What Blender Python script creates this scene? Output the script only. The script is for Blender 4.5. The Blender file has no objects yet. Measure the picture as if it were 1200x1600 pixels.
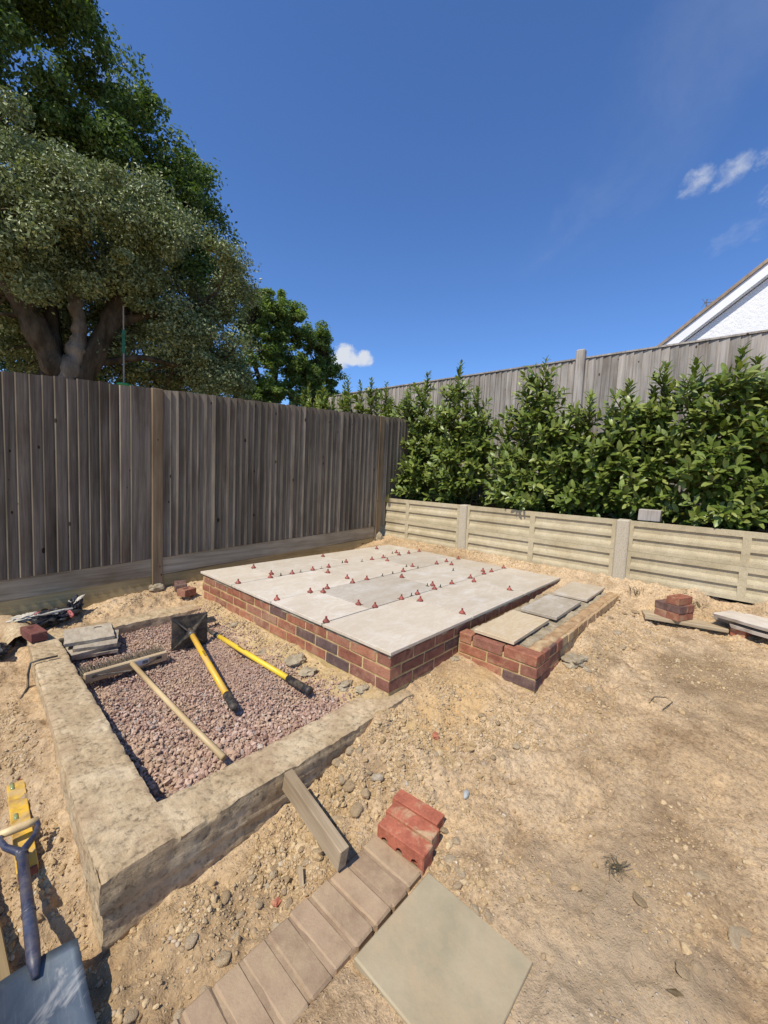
import bpy, bmesh, math, random
import numpy as np
from mathutils import Matrix, Vector, Quaternion

SC = bpy.context.scene
COL = SC.collection
RS = np.random.RandomState(11)
random.seed(11)

# ------------------------------------------------------------------ camera
cam = bpy.data.cameras.new('camera')
cam.sensor_fit = 'VERTICAL'
cam.sensor_height = 24.0
cam.sensor_width = 18.0
cam.lens = 636.574 * 24.0 / 1600.0
cam.shift_y = -0.0025
cam.clip_start = 0.05
cam.clip_end = 2000.0
cam_o = bpy.data.objects.new('camera', cam)
COL.objects.link(cam_o)
def cam_basis(yaw, pitch, roll):
    f = Vector((math.cos(yaw) * math.cos(pitch), math.sin(yaw) * math.cos(pitch), math.sin(pitch)))
    r = Vector((math.sin(yaw), -math.cos(yaw), 0))
    d = f.cross(r)
    return (math.cos(roll) * r + math.sin(roll) * d, -math.sin(roll) * r + math.cos(roll) * d, f)
_r, _d, _f = cam_basis(0.73182, -0.08115, -0.04537)
CAM = Vector((-1.688, -1.416, 1.249))
m = Matrix.Identity(4)
for i in range(3):
    m[i][0] = _r[i]; m[i][1] = -_d[i]; m[i][2] = -_f[i]; m[i][3] = CAM[i]
cam_o.matrix_world = m
SC.camera = cam_o

# ------------------------------------------------------------------ light
SUN_EL = math.radians(55.0)
SUN_AZ = math.radians(180.0 + 6.5)            # direction towards the sun, from +x, counter-clockwise
sdir = Vector((math.cos(SUN_AZ) * math.cos(SUN_EL), math.sin(SUN_AZ) * math.cos(SUN_EL), math.sin(SUN_EL)))
sun = bpy.data.lights.new('sun', 'SUN')
sun.energy = 5.0
sun.angle = math.radians(0.5)
sun.color = (1.0, 0.925, 0.79)
sun_o = bpy.data.objects.new('sun', sun)
sun_o.rotation_euler = sdir.to_track_quat('Z', 'Y').to_euler()
sun_o.location = (-6, -2, 12)
COL.objects.link(sun_o)

SC.view_settings.view_transform = 'Standard'
SC.view_settings.look = 'None'
SC.view_settings.gamma = 1.0
SC.view_settings.exposure = 0.0
SC.view_settings.use_curve_mapping = False
SC.render.engine = 'CYCLES'
SC.cycles.max_bounces = 6
SC.cycles.diffuse_bounces = 3
SC.cycles.glossy_bounces = 2
SC.cycles.transmission_bounces = 3
SC.cycles.transparent_max_bounces = 4

# ------------------------------------------------------------------ node helpers
def nd(nt, t, ins=None, **props):
    n = nt.nodes.new(t)
    for k, v in props.items(): setattr(n, k, v)
    for k, v in (ins or {}).items():
        if isinstance(v, bpy.types.NodeSocket): nt.links.new(v, n.inputs[k])
        else: n.inputs[k].default_value = v
    return n
def math_n(nt, op, a, b=None, clamp=False):
    n = nt.nodes.new('ShaderNodeMath'); n.operation = op; n.use_clamp = clamp
    for i, v in enumerate((a, b)):
        if v is None: continue
        if isinstance(v, bpy.types.NodeSocket): nt.links.new(v, n.inputs[i])
        else: n.inputs[i].default_value = v
    return n.outputs[0]
def ramp(nt, fac, stops, interp='LINEAR'):
    n = nt.nodes.new('ShaderNodeValToRGB')
    cr = n.color_ramp; cr.interpolation = interp
    while len(cr.elements) < len(stops): cr.elements.new(0.5)
    for e, (p, c) in zip(cr.elements, stops):
        e.position = p; e.color = (*c, 1) if len(c) == 3 else c
    nt.links.new(fac, n.inputs[0])
    return n.outputs[0]
def mixc(nt, fac, a, b, mode='MIX'):
    n = nt.nodes.new('ShaderNodeMix'); n.data_type = 'RGBA'; n.blend_type = mode
    for s, v in ((n.inputs[0], fac), (n.inputs[6], a), (n.inputs[7], b)):
        if isinstance(v, bpy.types.NodeSocket): nt.links.new(v, s)
        elif s.type == 'RGBA': s.default_value = (*v, 1) if len(v) == 3 else v
        else: s.default_value = v
    return n.outputs[2]
def G(v): return (v, v, v)
def new_mat(name):
    mt = bpy.data.materials.new(name); mt.use_nodes = True
    nt = mt.node_tree; nt.nodes.clear()
    out = nt.nodes.new('ShaderNodeOutputMaterial')
    p = nt.nodes.new('ShaderNodeBsdfPrincipled')
    nt.links.new(p.outputs[0], out.inputs[0])
    return mt, nt, p, out
def coords(nt, scale=(1, 1, 1), rand=0.0, world=False):
    tc = nt.nodes.new('ShaderNodeTexCoord')
    v = tc.outputs['Object']
    if world:
        v = nt.nodes.new('ShaderNodeNewGeometry').outputs['Position']
    mp = nd(nt, 'ShaderNodeMapping', {0: v})
    mp.inputs['Scale'].default_value = scale
    v = mp.outputs[0]
    if rand:
        oi = nt.nodes.new('ShaderNodeObjectInfo')
        mul = math_n(nt, 'MULTIPLY', oi.outputs['Random'], rand)
        n = nt.nodes.new('ShaderNodeVectorMath'); n.operation = 'ADD'
        nt.links.new(v, n.inputs[0]); nt.links.new(mul, n.inputs[1])
        v = n.outputs[0]
    return v
def noise(nt, v, scale, detail=4, rough=0.55, dist=0.0):
    n = nd(nt, 'ShaderNodeTexNoise', {'Vector': v, 'Scale': scale, 'Detail': detail, 'Roughness': rough, 'Distortion': dist})
    return n.outputs[0]
def bump(nt, p, h, strength=0.5, dist=0.01, normal=None):
    b = nd(nt, 'ShaderNodeBump', {'Height': h, 'Strength': strength, 'Distance': dist})
    if normal is not None: nt.links.new(normal, b.inputs['Normal'])
    nt.links.new(b.outputs[0], p.inputs['Normal'])
    return b.outputs[0]
def setp(p, rough=0.8, spec=0.3, metal=0.0):
    p.inputs['Roughness'].default_value = rough
    p.inputs['Specular IOR Level'].default_value = spec
    p.inputs['Metallic'].default_value = metal
def objrand(nt): return nt.nodes.new('ShaderNodeObjectInfo').outputs['Random']
def islrand(nt): return nt.nodes.new('ShaderNodeNewGeometry').outputs['Random Per Island']

def simple(name, c1, c2, scale=8.0, rough=0.8, spec=0.3, bs=0.3, bd=0.004, bscale=None, detail=6, stretch=(1, 1, 1), rand=0.0, metal=0.0, ovar=0.0, lo=0.35, hi=0.65, world=False, dust=0.0, dscale=9.0):
    mt, nt, p, out = new_mat(name)
    v = coords(nt, stretch, rand, world)
    f = noise(nt, v, scale, detail, 0.6)
    c = ramp(nt, f, [(lo, c1), (hi, c2)])
    if ovar:
        k = math_n(nt, 'MULTIPLY_ADD', objrand(nt), ovar); k.node.inputs[2].default_value = 1.0 - ovar / 2
        cc = nt.nodes.new('ShaderNodeCombineColor')
        for i in range(3): nt.links.new(k, cc.inputs[i])
        c = mixc(nt, 1.0, c, cc.outputs[0], 'MULTIPLY')
    if dust:
        vd = coords(nt, (1, 1, 1), 5.0)
        dn = math_n(nt, 'ADD', math_n(nt, 'MULTIPLY', noise(nt, vd, dscale, 7, 0.72, 0.6), .75), math_n(nt, 'MULTIPLY', noise(nt, vd, dscale * 7, 4, 0.7), .25))
        dm = ramp(nt, dn, [(0.44, G(0)), (0.62, G(dust))])
        c = mixc(nt, dm, c, (0.44, 0.33, 0.20))
        rr = math_n(nt, 'MULTIPLY_ADD', dm, .45); rr.node.inputs[2].default_value = rough
        nt.links.new(rr, p.inputs['Roughness'])
    nt.links.new(c, p.inputs['Base Color'])
    rl = p.inputs['Roughness'].is_linked
    setp(p, rough, spec, metal)
    if bs:
        h = noise(nt, v, bscale or scale * 4, 6, 0.65)
        bump(nt, p, h, bs, bd)
    return mt

def wood(name, dark, mid, light, axis=2, rough=0.85, ovar=0.5, knots=True, bs=0.5, spec=0.2, tint=None):
    """grain runs along the object's local axis; each object gets its own piece of the pattern"""
    mt, nt, p, out = new_mat(name)
    st = [1, 1, 1]; st[axis] = 0.045
    v = coords(nt, tuple(st), 37.0)
    g1 = noise(nt, v, 55, 6, 0.65, 0.4)
    g2 = noise(nt, v, 14, 3, 0.5, 0.8)
    sc = [1, 1, 1]; sc[axis] = 0.4
    vb = coords(nt, tuple(sc), 19.0)
    bl = noise(nt, vb, 2.6, 4, 0.6)
    f = math_n(nt, 'ADD', math_n(nt, 'MULTIPLY', g1, 0.55), math_n(nt, 'MULTIPLY', g2, 0.45))
    c = ramp(nt, f, [(0.33, dark), (0.5, mid), (0.68, light)])
    tn = ramp(nt, bl, [(0.3, (0.62, 0.56, 0.50)), (0.5, (1, 1, 1)), (0.72, (1.22, 1.2, 1.18))])
    c = mixc(nt, 1.0, c, tn, 'MULTIPLY')
    k = math_n(nt, 'MULTIPLY_ADD', objrand(nt), ovar); k.node.inputs[2].default_value = 1.0 - ovar / 2
    cc = nt.nodes.new('ShaderNodeCombineColor')
    for i in range(3): nt.links.new(k, cc.inputs[i])
    c = mixc(nt, 1.0, c, cc.outputs[0], 'MULTIPLY')
    h = f
    if knots:
        s3 = [1, 1, 1]; s3[axis] = 0.55
        vk = coords(nt, tuple(s3), 53.0)
        vo = nd(nt, 'ShaderNodeTexVoronoi', {'Vector': vk, 'Scale': 11.0, 'Randomness': 1.0})
        kc = nd(nt, 'ShaderNodeSeparateColor', {0: vo.outputs['Color']})
        kr = math_n(nt, 'MULTIPLY', math_n(nt, 'SUBTRACT', kc.outputs[0], .35, True), .22)
        km = math_n(nt, 'GREATER_THAN', vo.outputs['Distance'], kr)
        c = mixc(nt, 1.0, c, mixc(nt, km, (0.22, 0.17, 0.14), (1, 1, 1)), 'MULTIPLY')
    nt.links.new(c, p.inputs['Base Color'])
    setp(p, rough, spec)
    bump(nt, p, h, bs, 0.003)
    return mt

def leaf_mat(name, c_dark, c_mid, c_light, rough=0.4, spec=0.5, trans=0.25, tcol=None):
    mt, nt, p, out = new_mat(name)
    r = islrand(nt)
    c = ramp(nt, r, [(0.0, c_dark), (0.5, c_mid), (1.0, c_light)])
    nt.links.new(c, p.inputs['Base Color'])
    setp(p, rough, spec)
    t = nt.nodes.new('ShaderNodeBsdfTranslucent')
    tc = mixc(nt, 1.0, c, tcol or (1.6, 1.7, 0.7), 'MULTIPLY')
    nt.links.new(tc, t.inputs[0])
    mx = nd(nt, 'ShaderNodeMixShader', {0: trans, 1: p.outputs[0], 2: t.outputs[0]})
    nt.links.new(mx.outputs[0], out.inputs[0])
    return mt

# ------------------------------------------------------------------ world: clear blue sky with a few small clouds
W = bpy.data.worlds.new('World'); SC.world = W; W.use_nodes = True
wn = W.node_tree; wn.nodes.clear()
sky = wn.nodes.new('ShaderNodeTexSky')
sky.sky_type = 'NISHITA'; sky.sun_disc = False
sky.sun_elevation = SUN_EL
sky.sun_rotation = math.radians(90.0) - SUN_AZ
sky.altitude = 300.0; sky.air_density = 1.0; sky.dust_density = 0.35; sky.ozone_density = 2.2
wd = wn.nodes.new('ShaderNodeTexCoord').outputs['Generated']
def vdot(a, vec):
    n = wn.nodes.new('ShaderNodeVectorMath'); n.operation = 'DOT_PRODUCT'
    wn.links.new(a, n.inputs[0]); n.inputs[1].default_value = vec
    return n.outputs['Value']
def cloud(d, up_tilt, ru, rv, nscale, amp, dens, stretch=1.0, lo=0.0, hi=0.35):
    d = Vector(d).normalized()
    u = d.cross(Vector((0, 0, 1))).normalized(); v = u.cross(d).normalized()
    a = math.radians(up_tilt)
    u2 = u * math.cos(a) + v * math.sin(a); v2 = -u * math.sin(a) + v * math.cos(a)
    x = math_n(wn, 'DIVIDE', vdot(wd, u2), ru); y = math_n(wn, 'DIVIDE', vdot(wd, v2), rv)
    front = math_n(wn, 'GREATER_THAN', vdot(wd, d), 0.3)
    r2 = math_n(wn, 'ADD', math_n(wn, 'MULTIPLY', x, x), math_n(wn, 'MULTIPLY', y, y))
    cx = nd(wn, 'ShaderNodeCombineXYZ', {0: x, 1: math_n(wn, 'MULTIPLY', y, stretch), 2: d[0] * 7})
    nz = noise(wn, cx.outputs[0], nscale, 7, 0.62, 0.3)
    k = math_n(wn, 'SUBTRACT', math_n(wn, 'ADD', 1.0, math_n(wn, 'MULTIPLY', math_n(wn, 'SUBTRACT', nz, 0.5), amp)), r2)
    mp = nd(wn, 'ShaderNodeMapRange', {0: k, 1: lo, 2: hi, 3: 0.0, 4: dens}, interpolation_type='SMOOTHSTEP')
    return math_n(wn, 'MULTIPLY', mp.outputs[0], front)
masks = [
    cloud((0.643, 0.718, 0.272), 0, 0.032, 0.028, 1.3, 2.6, 0.93, .9, 0.0, 0.9),
    cloud((0.665, 0.697, 0.262), 0, 0.042, 0.017, 1.6, 2.4, 0.90, .45, 0.0, 0.9),
    cloud((0.675, 0.688, 0.268), 0, 0.022, 0.020, 1.2, 2.2, 0.90, .9, 0.0, 0.9),
    cloud((0.630, 0.730, 0.258), 0, 0.036, 0.020, 1.2, 2.4, 0.88, .6, 0.0, 0.9),
    cloud((0.856, 0.112, 0.504), 24, 0.034, 0.024, 1.5, 2.8, 0.66, .7, 0.1, 1.9),
    cloud((0.861, 0.066, 0.503), 30, 0.038, 0.021, 1.5, 2.8, 0.68, .6, 0.1, 1.9),
    cloud((0.886, 0.02, 0.462), 30, 0.022, 0.018, 1.6, 4.0, 0.25, 1.0, 0.1, 1.9),
    cloud((0.884, 0.03, 0.52), 10, 0.018, 0.014, 1.6, 4.0, 0.3, 1.0, 0.1, 1.9),
    cloud((0.774, 0.10, 0.63), 42, 0.34, 0.13, 1.6, 3.2, 0.10, 0.45, 0.0, 2.2),
    cloud((0.82, 0.27, 0.50), 35, 0.16, 0.05, 1.6, 3.6, 0.07, 0.45, 0.0, 2.2),
    cloud((0.17, 0.77, 0.62), 120, 0.13, 0.025, 1.4, 2.0, 0.12, 0.5, 0.0, 1.4),
    cloud((0.90, 0.05, 0.42), 15, 0.05, 0.02, 1.8, 4.0, 0.12, 0.7, 0.0, 1.8),
]
mk = masks[0]
for q in masks[1:]: mk = math_n(wn, 'MAXIMUM', mk, q)
tint = mixc(wn, 1.0, sky.outputs[0], (0.86, 1.21, 1.72), 'MULTIPLY')
bg1 = nd(wn, 'ShaderNodeBackground', {0: tint, 1: 0.102})
bg2 = nd(wn, 'ShaderNodeBackground', {0: (0.90, 0.94, 1.0, 1), 1: 0.82})
wm = nd(wn, 'ShaderNodeMixShader', {0: mk, 1: bg1.outputs[0], 2: bg2.outputs[0]})
wo = wn.nodes.new('ShaderNodeOutputWorld')
wn.links.new(wm.outputs[0], wo.inputs[0])

# ------------------------------------------------------------------ numpy noise
def _h(ix, iy, iz, s):
    n = (ix.astype(np.int64) * 374761393 + iy.astype(np.int64) * 668265263 + iz.astype(np.int64) * 2147483647 + s * 974634777) & 0xFFFFFFFF
    n = ((n ^ (n >> 13)) * 1274126177) & 0xFFFFFFFF
    n = ((n ^ (n >> 16)) * 2246822519) & 0xFFFFFFFF
    return ((n ^ (n >> 15)) & 0xFFFFFF) / float(0xFFFFFF)
def vn(x, y, z=None, s=0):
    x = np.asarray(x, float); y = np.asarray(y, float)
    z = np.zeros_like(x) if z is None else np.asarray(z, float)
    ix, iy, iz = np.floor(x), np.floor(y), np.floor(z)
    fx, fy, fz = x - ix, y - iy, z - iz
    fx, fy, fz = [t * t * t * (t * (t * 6 - 15) + 10) for t in (fx, fy, fz)]
    o = 0
    for dx in (0, 1):
        for dy in (0, 1):
            for dz in (0, 1):
                w = (fx if dx else 1 - fx) * (fy if dy else 1 - fy) * (fz if dz else 1 - fz)
                o = o + w * _h(ix + dx, iy + dy, iz + dz, s)
    return o * 2 - 1
def fbm(x, y, z=None, s=0, o=4, g=0.5):
    t = 0; a = 1.0; f = 1.0
    for k in range(o):
        t = t + a * vn(x * f + 17.3 * k, y * f - 9.1 * k, None if z is None else z * f, s + k); a *= g; f *= 2.03
    return t

# ------------------------------------------------------------------ mesh / object helpers
def mesh_np(name, verts, faces, smooth=False, mats=None, mi=None):
    """faces: (n,k) array or list of such arrays"""
    if not isinstance(faces, list): faces = [faces]
    me = bpy.data.meshes.new(name)
    verts = np.asarray(verts, np.float32)
    me.vertices.add(len(verts)); me.vertices.foreach_set('co', verts.ravel())
    loops = np.concatenate([np.asarray(f, np.int32).ravel() for f in faces])
    tot = np.concatenate([np.full(len(f), np.asarray(f).shape[1], np.int32) for f in faces])
    me.loops.add(len(loops)); me.loops.foreach_set('vertex_index', loops)
    st = np.concatenate([[0], np.cumsum(tot)[:-1]]).astype(np.int32)
    me.polygons.add(len(tot)); me.polygons.foreach_set('loop_start', st)
    try: me.polygons.foreach_set('loop_total', tot)
    except Exception: pass
    if mats:
        for q in mats: me.materials.append(q)
    if mi is not None: me.polygons.foreach_set('material_index', np.asarray(mi, np.int32))
    me.polygons.foreach_set('use_smooth', np.full(len(tot), smooth, bool))
    me.update(calc_edges=True); me.validate()
    return me
def link(name, me, parent=None, loc=None, rot=None, mat=None):
    o = bpy.data.objects.new(name, me); COL.objects.link(o)
    if mat is not None and me is not None and not me.materials: me.materials.append(mat)
    if parent is not None: o.parent = parent
    if loc is not None: o.location = loc
    if rot is not None: o.rotation_euler = rot
    return o
def tag(o, label=None, cat=None, group=None, kind=None):
    if label: o['label'] = label
    if cat: o['category'] = cat
    if group: o['group'] = group
    if kind: o['kind'] = kind
    return o
def empty(name, loc, label, cat, group=None, rz=0.0):
    o = bpy.data.objects.new(name, None); COL.objects.link(o)
    o.empty_display_size = 0.05
    o.location = loc; o.rotation_euler = (0, 0, rz)
    return tag(o, label, cat, group)
class MB:
    """collects shapes into one mesh"""
    def __init__(s): s.v = []; s.f = {}; s.n = 0
    def add(s, v, *fs):
        v = np.asarray(v, float)
        for f in fs:
            f = np.asarray(f, int)
            s.f.setdefault(f.shape[1], []).append(f + s.n)
        s.v.append(v); s.n += len(v); return s
    def mesh(s, name, mat=None, smooth=False):
        me = mesh_np(name, np.concatenate(s.v), [np.concatenate(q) for q in s.f.values()], smooth)
        if mat: me.materials.append(mat)
        return me
    def obj(s, name, mat, parent=None, smooth=False, loc=None, rot=None):
        return link(name, s.mesh(name, mat, smooth), parent, loc, rot)
CUBE = np.array([[-1, -1, -1], [1, -1, -1], [1, 1, -1], [-1, 1, -1], [-1, -1, 1], [1, -1, 1], [1, 1, 1], [-1, 1, 1]], float) / 2
CF = np.array([[0, 3, 2, 1], [4, 5, 6, 7], [0, 1, 5, 4], [1, 2, 6, 5], [2, 3, 7, 6], [3, 0, 4, 7]])
def box_v(x0, x1, y0, y1, z0, z1):
    return (CUBE + 0.5) * [x1 - x0, y1 - y0, z1 - z0] + [x0, y0, z0]
def cham_box(sx, sy, sz, b, jit=0.0, rs=None):
    """chamfered box centred at origin: 24 verts"""
    hx, hy, hz = sx / 2, sy / 2, sz / 2
    v = []
    for c in CUBE * 2:
        for ax in range(3):
            p = [c[0] * (hx - b), c[1] * (hy - b), c[2] * (hz - b)]
            p[ax] = c[ax] * (hx, hy, hz)[ax]
            v.append(p)
    v = np.array(v)
    id_ = lambda c, ax: c * 3 + ax
    quads = []
    for f, ax in zip(CF, (2, 2, 1, 0, 1, 0)): quads.append([id_(c, ax) for c in f])
    E = {(0, 1): (1, 2), (1, 2): (0, 2), (2, 3): (1, 2), (0, 3): (0, 2), (4, 5): (1, 2), (5, 6): (0, 2), (6, 7): (1, 2), (4, 7): (0, 2), (0, 4): (0, 1), (1, 5): (0, 1), (2, 6): (0, 1), (3, 7): (0, 1)}
    cen = lambda ids: v[ids].mean(0)
    for (a, c), (p, q) in E.items():
        ids = [id_(a, p), id_(c, p), id_(c, q), id_(a, q)]
        n = np.cross(v[ids[1]] - v[ids[0]], v[ids[2]] - v[ids[1]])
        if n @ cen(ids) < 0: ids = ids[::-1]
        quads.append(ids)
    tris = []
    for c in range(8):
        ids = [id_(c, 0), id_(c, 1), id_(c, 2)]
        n = np.cross(v[ids[1]] - v[ids[0]], v[ids[2]] - v[ids[1]])
        if n @ cen(ids) < 0: ids = ids[::-1]
        tris.append(ids)
    if jit: v = v + (rs or RS).uniform(-jit, jit, v.shape)
    return v, np.array(quads), np.array(tris)
def tube_v(path, rad, seg=8, cap=True):
    path = np.asarray(path, float); n = len(path)
    rad = np.full(n, rad) if np.isscalar(rad) else np.asarray(rad, float)
    t = np.gradient(path, axis=0); t /= np.linalg.norm(t, axis=1)[:, None] + 1e-12
    up = np.array([0, 0, 1.0]) if abs(t[0][2]) < 0.9 else np.array([1.0, 0, 0])
    V = []
    u = np.cross(t[0], up); u /= np.linalg.norm(u)
    for i in range(n):
        u = u - t[i] * (u @ t[i]); u /= np.linalg.norm(u) + 1e-12
        w = np.cross(t[i], u)
        a = np.linspace(0, 2 * np.pi, seg, endpoint=False)
        V.append(path[i] + rad[i] * (np.cos(a)[:, None] * u + np.sin(a)[:, None] * w))
    V = np.concatenate(V)
    F = []
    for i in range(n - 1):
        for k in range(seg):
            F.append([i * seg + k, i * seg + (k + 1) % seg, (i + 1) * seg + (k + 1) % seg, (i + 1) * seg + k])
    fs = [np.array(F)]
    if cap:
        fs.append(np.array([list(range(seg))[::-1], [(n - 1) * seg + k for k in range(seg)]]))
    return (V, *fs)
def lathe_v(prof, seg=10):
    prof = np.asarray(prof, float)
    a = np.linspace(0, 2 * np.pi, seg, endpoint=False)
    V = np.concatenate([np.stack([r * np.cos(a), r * np.sin(a), np.full(seg, z)], 1) for r, z in prof])
    F = []
    for i in range(len(prof) - 1):
        for k in range(seg): F.append([i * seg + k, i * seg + (k + 1) % seg, (i + 1) * seg + (k + 1) % seg, (i + 1) * seg + k])
    n = len(prof)
    return V, np.array(F), np.array([list(range(seg))[::-1], [(n - 1) * seg + k for k in range(seg)]])
def grid_v(nx, ny):
    ii, jj = np.meshgrid(np.arange(nx - 1), np.arange(ny - 1), indexing='ij')
    a = (ii * ny + jj).ravel()
    return np.stack([a, a + ny, a + ny + 1, a + 1], 1)
def ico(sub):
    bm = bmesh.new(); bmesh.ops.create_icosphere(bm, subdivisions=sub, radius=1.0)
    v = np.array([q.co[:] for q in bm.verts]); f = np.array([[q.index for q in w.verts] for w in bm.faces]); bm.free()
    return v, f
ICO1, ICO2 = ico(1), ico(2)
def rot_rand(n, rs, tilt=1.0):
    """random rotation matrices (n,3,3): full spin about z and a tilt"""
    a = rs.uniform(0, 2 * np.pi, n); b = rs.normal(0, tilt, n); c = rs.normal(0, tilt, n)
    ca, sa, cb, sb, cc, sc_ = np.cos(a), np.sin(a), np.cos(b), np.sin(b), np.cos(c), np.sin(c)
    z = np.zeros(n); o = np.ones(n)
    Rz = np.stack([ca, -sa, z, sa, ca, z, z, z, o], 1).reshape(n, 3, 3)
    Rx = np.stack([o, z, z, z, cb, -sb, z, sb, cb], 1).reshape(n, 3, 3)
    Ry = np.stack([cc, z, sc_, z, o, z, -sc_, z, cc], 1).reshape(n, 3, 3)
    return Rz @ Rx @ Ry
def bake(tv, tf, R, T):
    """copies of template verts tv (k,3), faces tf (m,q), one per matrix R (n,3,3) and offset T (n,3)"""
    n = len(T); k = len(tv)
    V = (np.einsum('nij,kj->nki', R, tv) + T[:, None, :]).reshape(-1, 3)
    F = (tf[None] + (np.arange(n) * k)[:, None, None]).reshape(-1, tf.shape[1])
    return V, F

# ------------------------------------------------------------------ ground shape
CP = np.array([
 (-1.42,0,-.26),(-1.3,-.15,-.24),(-1,-.15,-.215),(-.75,-.15,-.185),(-.5,-.12,-.13),(-.3,-.12,-.085),(-.1,-.1,-.055),(.1,-.08,-.035),(.4,-.04,.0),(.7,-.05,.02),
 (.7,-.3,-.01),(.72,-.55,-.035),(.85,-.62,-.02),(1,-.57,.0),(1.25,-.58,.05),(1.45,-.62,.07),(1.7,-.6,.12),(2.1,-.6,.15),(2.9,-.62,.19),(2.93,-.2,.26),(2.9,1,.275),(2.93,2.0,.28),(2.9,2.7,.28),(3.02,-.3,.325),(3.02,1,.325),(3.02,2,.325),(3.02,2.7,.325),(3.02,-1.1,.335),(3.02,-.8,.335),
 (2.3,2.65,.16),(1.5,2.62,.11),(.6,2.62,.07),(.1,2.7,.05),(.1,2.5,.08),(-.3,2.6,.04),(-.27,2.74,.05),(-.3,2.41,-.03),(-.6,2.41,-.035),(-.9,2.41,-.045),(.0,2.43,.01),(-.6,2.6,.01),(-.9,2.62,-.02),(-1.2,2.7,-.05),(-1.5,2.5,-.08),(-1.6,1.7,-.17),(-1.5,1.2,-.16),(-1.40,1.15,-.08),(-1.41,.8,-.13),(-1.5,.8,-.20),(-1.5,.4,-.235),(-1.42,.3,-.20),(-1.55,0,-.27),(-1.6,-.2,-.29),(-1.6,-.8,-.27),
 (-1.9,.5,-.24),(-2.5,1.5,-.2),(-2.5,-.5,-.28),(-2.0,2.6,-.1),
 (-.9,-.7,-.19),(-.55,-.45,-.172),(-1.1,-.9,-.2),(-1.3,-.5,-.215),(-1.1,-.36,-.20),(-.8,-.36,-.185),(-.7,-.95,-.18),(-.49,-.75,-.163),(-.47,-.55,-.20),(-.40,-.52,-.185),(-.45,-.69,-.168),(-.33,-.5,-.14),(-.49,-1.0,-.163),(-.46,-1.15,-.163),(-1.25,-.72,-.164),(-1.05,-.70,-.158),(-.95,-.69,-.158),(-.95,-.85,-.158),(-.92,-1.05,-.158),(-.98,-1.15,-.158),(-1.1,-1.3,-.18),(-.65,-1.15,-.164),(-.65,-1.3,-.166),
 (-.3,-.35,-.125),(-.1,-.5,-.115),(0,-.8,-.115),(.3,-.5,-.065),(.3,-.3,-.05),(.5,-1.1,-.075),(.5,-.7,-.05),(1.2,-1.2,-.01),(1.2,-.85,-.005),(2,-1,.045),(2.5,-.85,.05),(2.5,-1.2,.045),(2.75,-1.35,.05),(2.85,-1,.065),(2.65,-1.05,.045),(2.6,-.85,.05),(2.99,-.6,.30),(3.02,-1.6,.335),(2.9,-1.5,.12),
 (-.3,-1.4,-.15),(.5,-2,-.1),(2,-2,0),(3,-2.4,.18),(-1.5,-2,-.25),
 (-.6,1.2,-.115),(-.6,.5,-.125),(-1.0,.5,-.135),(-1.0,1.6,-.12),(-.4,1.8,-.105),(-.8,2.1,-.115),(-.5,2.14,-.105),(-.22,2.12,-.09),(-.25,.4,-.11),(-.2,1.2,-.10),
 (-.06,.3,.005),(-.06,.9,.01),(-.06,1.5,.02),(-.06,2.1,.03),(-.13,.6,-.06),(-.13,1.2,-.06),(-.13,1.8,-.05),(.05,.0,-.012),
], float)
def _rbf_fit(P):
    d = np.linalg.norm(P[:, None, :2] - P[None, :, :2], axis=2)
    n = len(P); A = np.zeros((n + 1, n + 1)); A[:n, :n] = d - 0.004 * np.eye(n) * 0; A[:n, n] = 1; A[n, :n] = 1
    return np.linalg.solve(A, np.append(P[:, 2], 0))
_W = _rbf_fit(CP)
def base_h(x, y):
    x = np.clip(x, -2.6, 3.02); y = np.clip(y, -2.4, 2.75)
    out = np.full(np.shape(x), _W[-1], float)
    for (px_, py_, _), w in zip(CP, _W[:-1]): out = out + w * np.hypot(x - px_, y - py_)
    return out
def sstep(a, b, x):
    t = np.clip((x - a) / (b - a), 0, 1); return t * t * (3 - 2 * t)
def gauss(x, y, cx, cy, rx, ry): return np.exp(-((x - cx) / rx) ** 2 - ((y - cy) / ry) ** 2)
def rough_mask(x, y):
    """1 = lumpy dug soil, 0.2 = trodden smooth"""
    r = 0.30 + 0 * x
    for c in ((-.9, -.27, .6, .14), (-.4, -.1, .35, .22), (.0, -.2, .4, .25), (.25, -.5, .4, .25), (1.4, -.75, .7, .22), (2.7, -.7, .5, .35), (2.95, 1.5, .15, 2.0), (-1.5, .9, .2, 1.4), (-1.6, .0, .35, .6), (-.7, 2.55, .8, .22), (-.08, 1.2, .08, 1.4), (2.85, -1.5, .4, .5)):
        r = r + 0.75 * gauss(x, y, *c)
    return np.clip(r, 0, 1.1)
_fr = np.random.RandomState(77)
FEET = [(a_, b_, _fr.uniform(-.6, .9), _fr.uniform(.9, 1.05)) for a_, b_ in ((.35, -1.0), (.62, -1.18), (.98, -1.02), (1.30, -1.28), (.12, -.98), (-.18, -1.12), (.28, -1.36), (.75, -.78), (1.62, -1.02), (.55, -.45), (-.22, -.86), (1.95, -1.3), (.0, -.72), (-.30, -1.33), (2.2, -1.22), (1.1, -.86))]
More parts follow.
